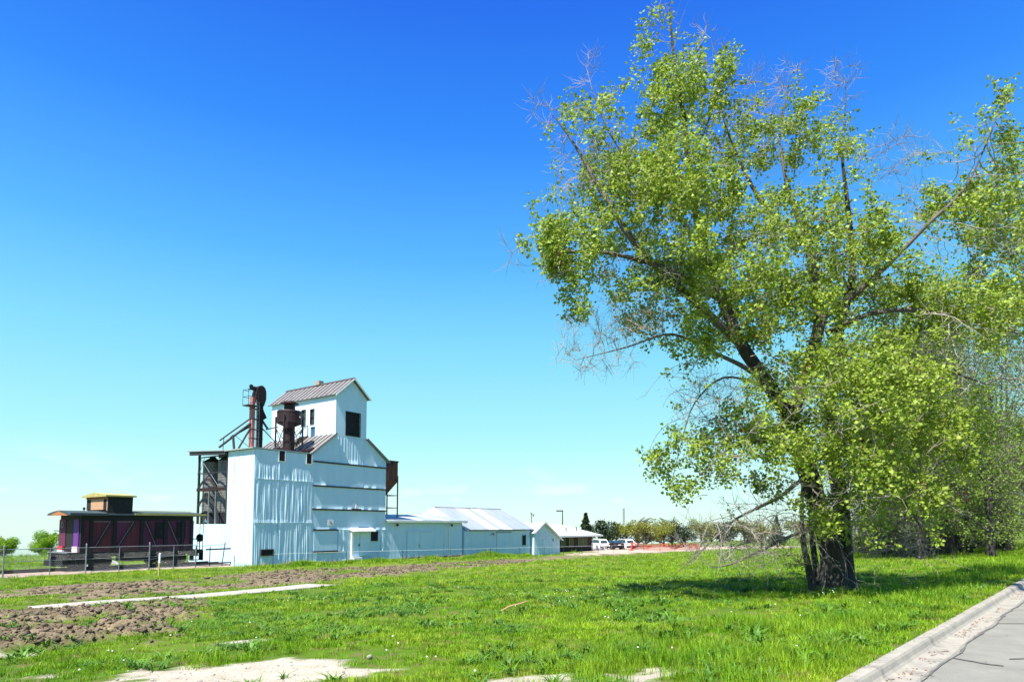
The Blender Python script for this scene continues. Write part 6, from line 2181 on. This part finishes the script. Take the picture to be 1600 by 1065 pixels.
def lumps(x, y, s, r, flat=.7, sink=.25, rough=.35):
    n = len(x)
    z = gz(x, y)
    v = ICO_V[None] * (1 + r.normal(0, rough, (n, 12, 1)).clip(-.6, .6))
    an = r.uniform(0, 6.28, n)
    c, s_ = np.cos(an)[:, None], np.sin(an)[:, None]
    sx = s * r.uniform(.7, 1.4, n)
    sy = s * r.uniform(.7, 1.4, n)
    vx, vy, vz = v[..., 0] * sx[:, None], v[..., 1] * sy[:, None], v[..., 2] * (s * flat)[:, None]
    V = np.stack([x[:, None] + vx * c - vy * s_, y[:, None] + vx * s_ + vy * c, (z + s * flat * (1 - 2 * sink))[:, None] + vz], -1).reshape(-1, 3)
    Fc = (ICO_F[None] + (np.arange(n) * 12)[:, None, None]).reshape(-1, 3)
    return V, Fc


x, y = cand(60000, -18, -6, 9.5, 24, rr_)
di, sa, gr, mo = zones(x, y)
k = rr_.uniform(0, 1, len(x)) < mo * .62
x, y = x[k], y[k]
s = np.clip(rr_.lognormal(-4.5, .75, len(x)), .005, .062)
v, f = lumps(x, y, s, rr_, .8, .1, .6)
a = rr_.uniform(-18, 22, 5200)
b = rr_.uniform(-16, -5.5, 5200)
x2, y2 = to_world(a, b)
di, sa, gr, mo = zones(x2, y2)
k = (di > .6) & (path_dist(a, b) > .6)
x2, y2 = x2[k], y2[k]
v2, f2 = lumps(x2, y2, np.clip(rr_.lognormal(-3.4, .5, len(x2)), .01, .12), rr_)
o_ = link('earth_clods', np_mesh('earth_clods', np.concatenate([v, v2]), np.concatenate([f, f2 + len(v)])), M['clod'])
o_['kind'] = 'stuff'
x, y = cand(5200, -10, 4, 6.8, 13, rr_)
di, sa, gr, mo = zones(x, y)
k = sa > .4
x, y = x[k], y[k]
v, f = lumps(x, y, np.clip(rr_.lognormal(-4.9, .5, len(x)), .004, .035), rr_)
o_ = link('pebbles', np_mesh('pebbles', v, f), M['pebble'])
o_['kind'] = 'stuff'
# dandelion clocks in the turf
n = 190
x, y = cand(n, -8, 12, 7.5, 24, rr_)
di, sa, gr, mo = zones(x, y)
d, t = dt(x, y)
a, b = to_loc(x, y)
k = (np.maximum(di, sa) < .1) & (d > .3) & (fbm(x * .4, y * .4, 2, 16) > .45)
x, y = x[k], y[k]
z = gz(x, y) + rr_.uniform(.08, .2, len(x))
v = (ICO_V[None] * .015 + np.stack([x, y, z], 1)[:, None]).reshape(-1, 3)
f = (ICO_F[None] + (np.arange(len(x)) * 12)[:, None, None]).reshape(-1, 3)
o_ = link('dandelion_heads', np_mesh('dandelion_heads', v, f, True), M['puff'])
o_['kind'] = 'stuff'
# leaf litter in the gutter and on the road
n = 900
t = rr_.uniform(-3, 26, n)
d = -.22 - np.abs(rr_.normal(0, .13, n))
k = vnoise(t * 1.3, d * 2, 17) > .45
t, d = t[k], d[k]
d = np.where(rr_.uniform(0, 1, len(d)) < .12, d - rr_.uniform(.2, 2.5, len(d)), d)
pw = P0[None] + d[:, None] * N[None] + t[:, None] * U[None]
zz = np.where(d < -.5, .02 + .05 * np.sin(np.pi * np.clip((-d - .47) / 8.5, 0, 1)), np.interp(d, [-.46, -.22, -.18], [.010, -.004, .02])) + .006
v, f = leaves_mesh(np.zeros((len(t), 3)), .045, rr_)
v[:, 2] = np.abs(v[:, 2]) * .25
v = (v.reshape(-1, 4, 3) + np.stack([pw[:, 0], pw[:, 1], zz], 1)[:, None]).reshape(-1, 3)
o_ = link('leaf_litter', np_mesh('leaf_litter', v, f), M['dead_leaf'])
o_['kind'] = 'stuff'
# a curved dry stick and a pale stone in the turf
x, y = .05, 16.2
z = g1(x, y)
t = wthing('dry_stick', 'curved brown dry stick lying on the grass in mid field', 'stick', (x, y, z))
pth, rr = smooth_path([(-.32, 0, .05), (-.1, .05, .16), (.15, .08, .22), (.36, .04, .30)], [.014, .016, .013, .006], .06)
link('twig', limb_mesh('twig', pth, rr, 3, n=6), M['pale_wood'], t)
x, y = -2.15, 9.95
z = g1(x, y)
v, f = lumps(np.array([x]), np.array([y]), np.array([.06]), rr_, .8, .2, .2)
t = wthing('pale_stone', 'fist-sized pale stone at the edge of the sandy patch', 'stone', (x, y, z))
link('stone', np_mesh('stone', v - np.array([x, y, z]), f), M['pebble'], t)
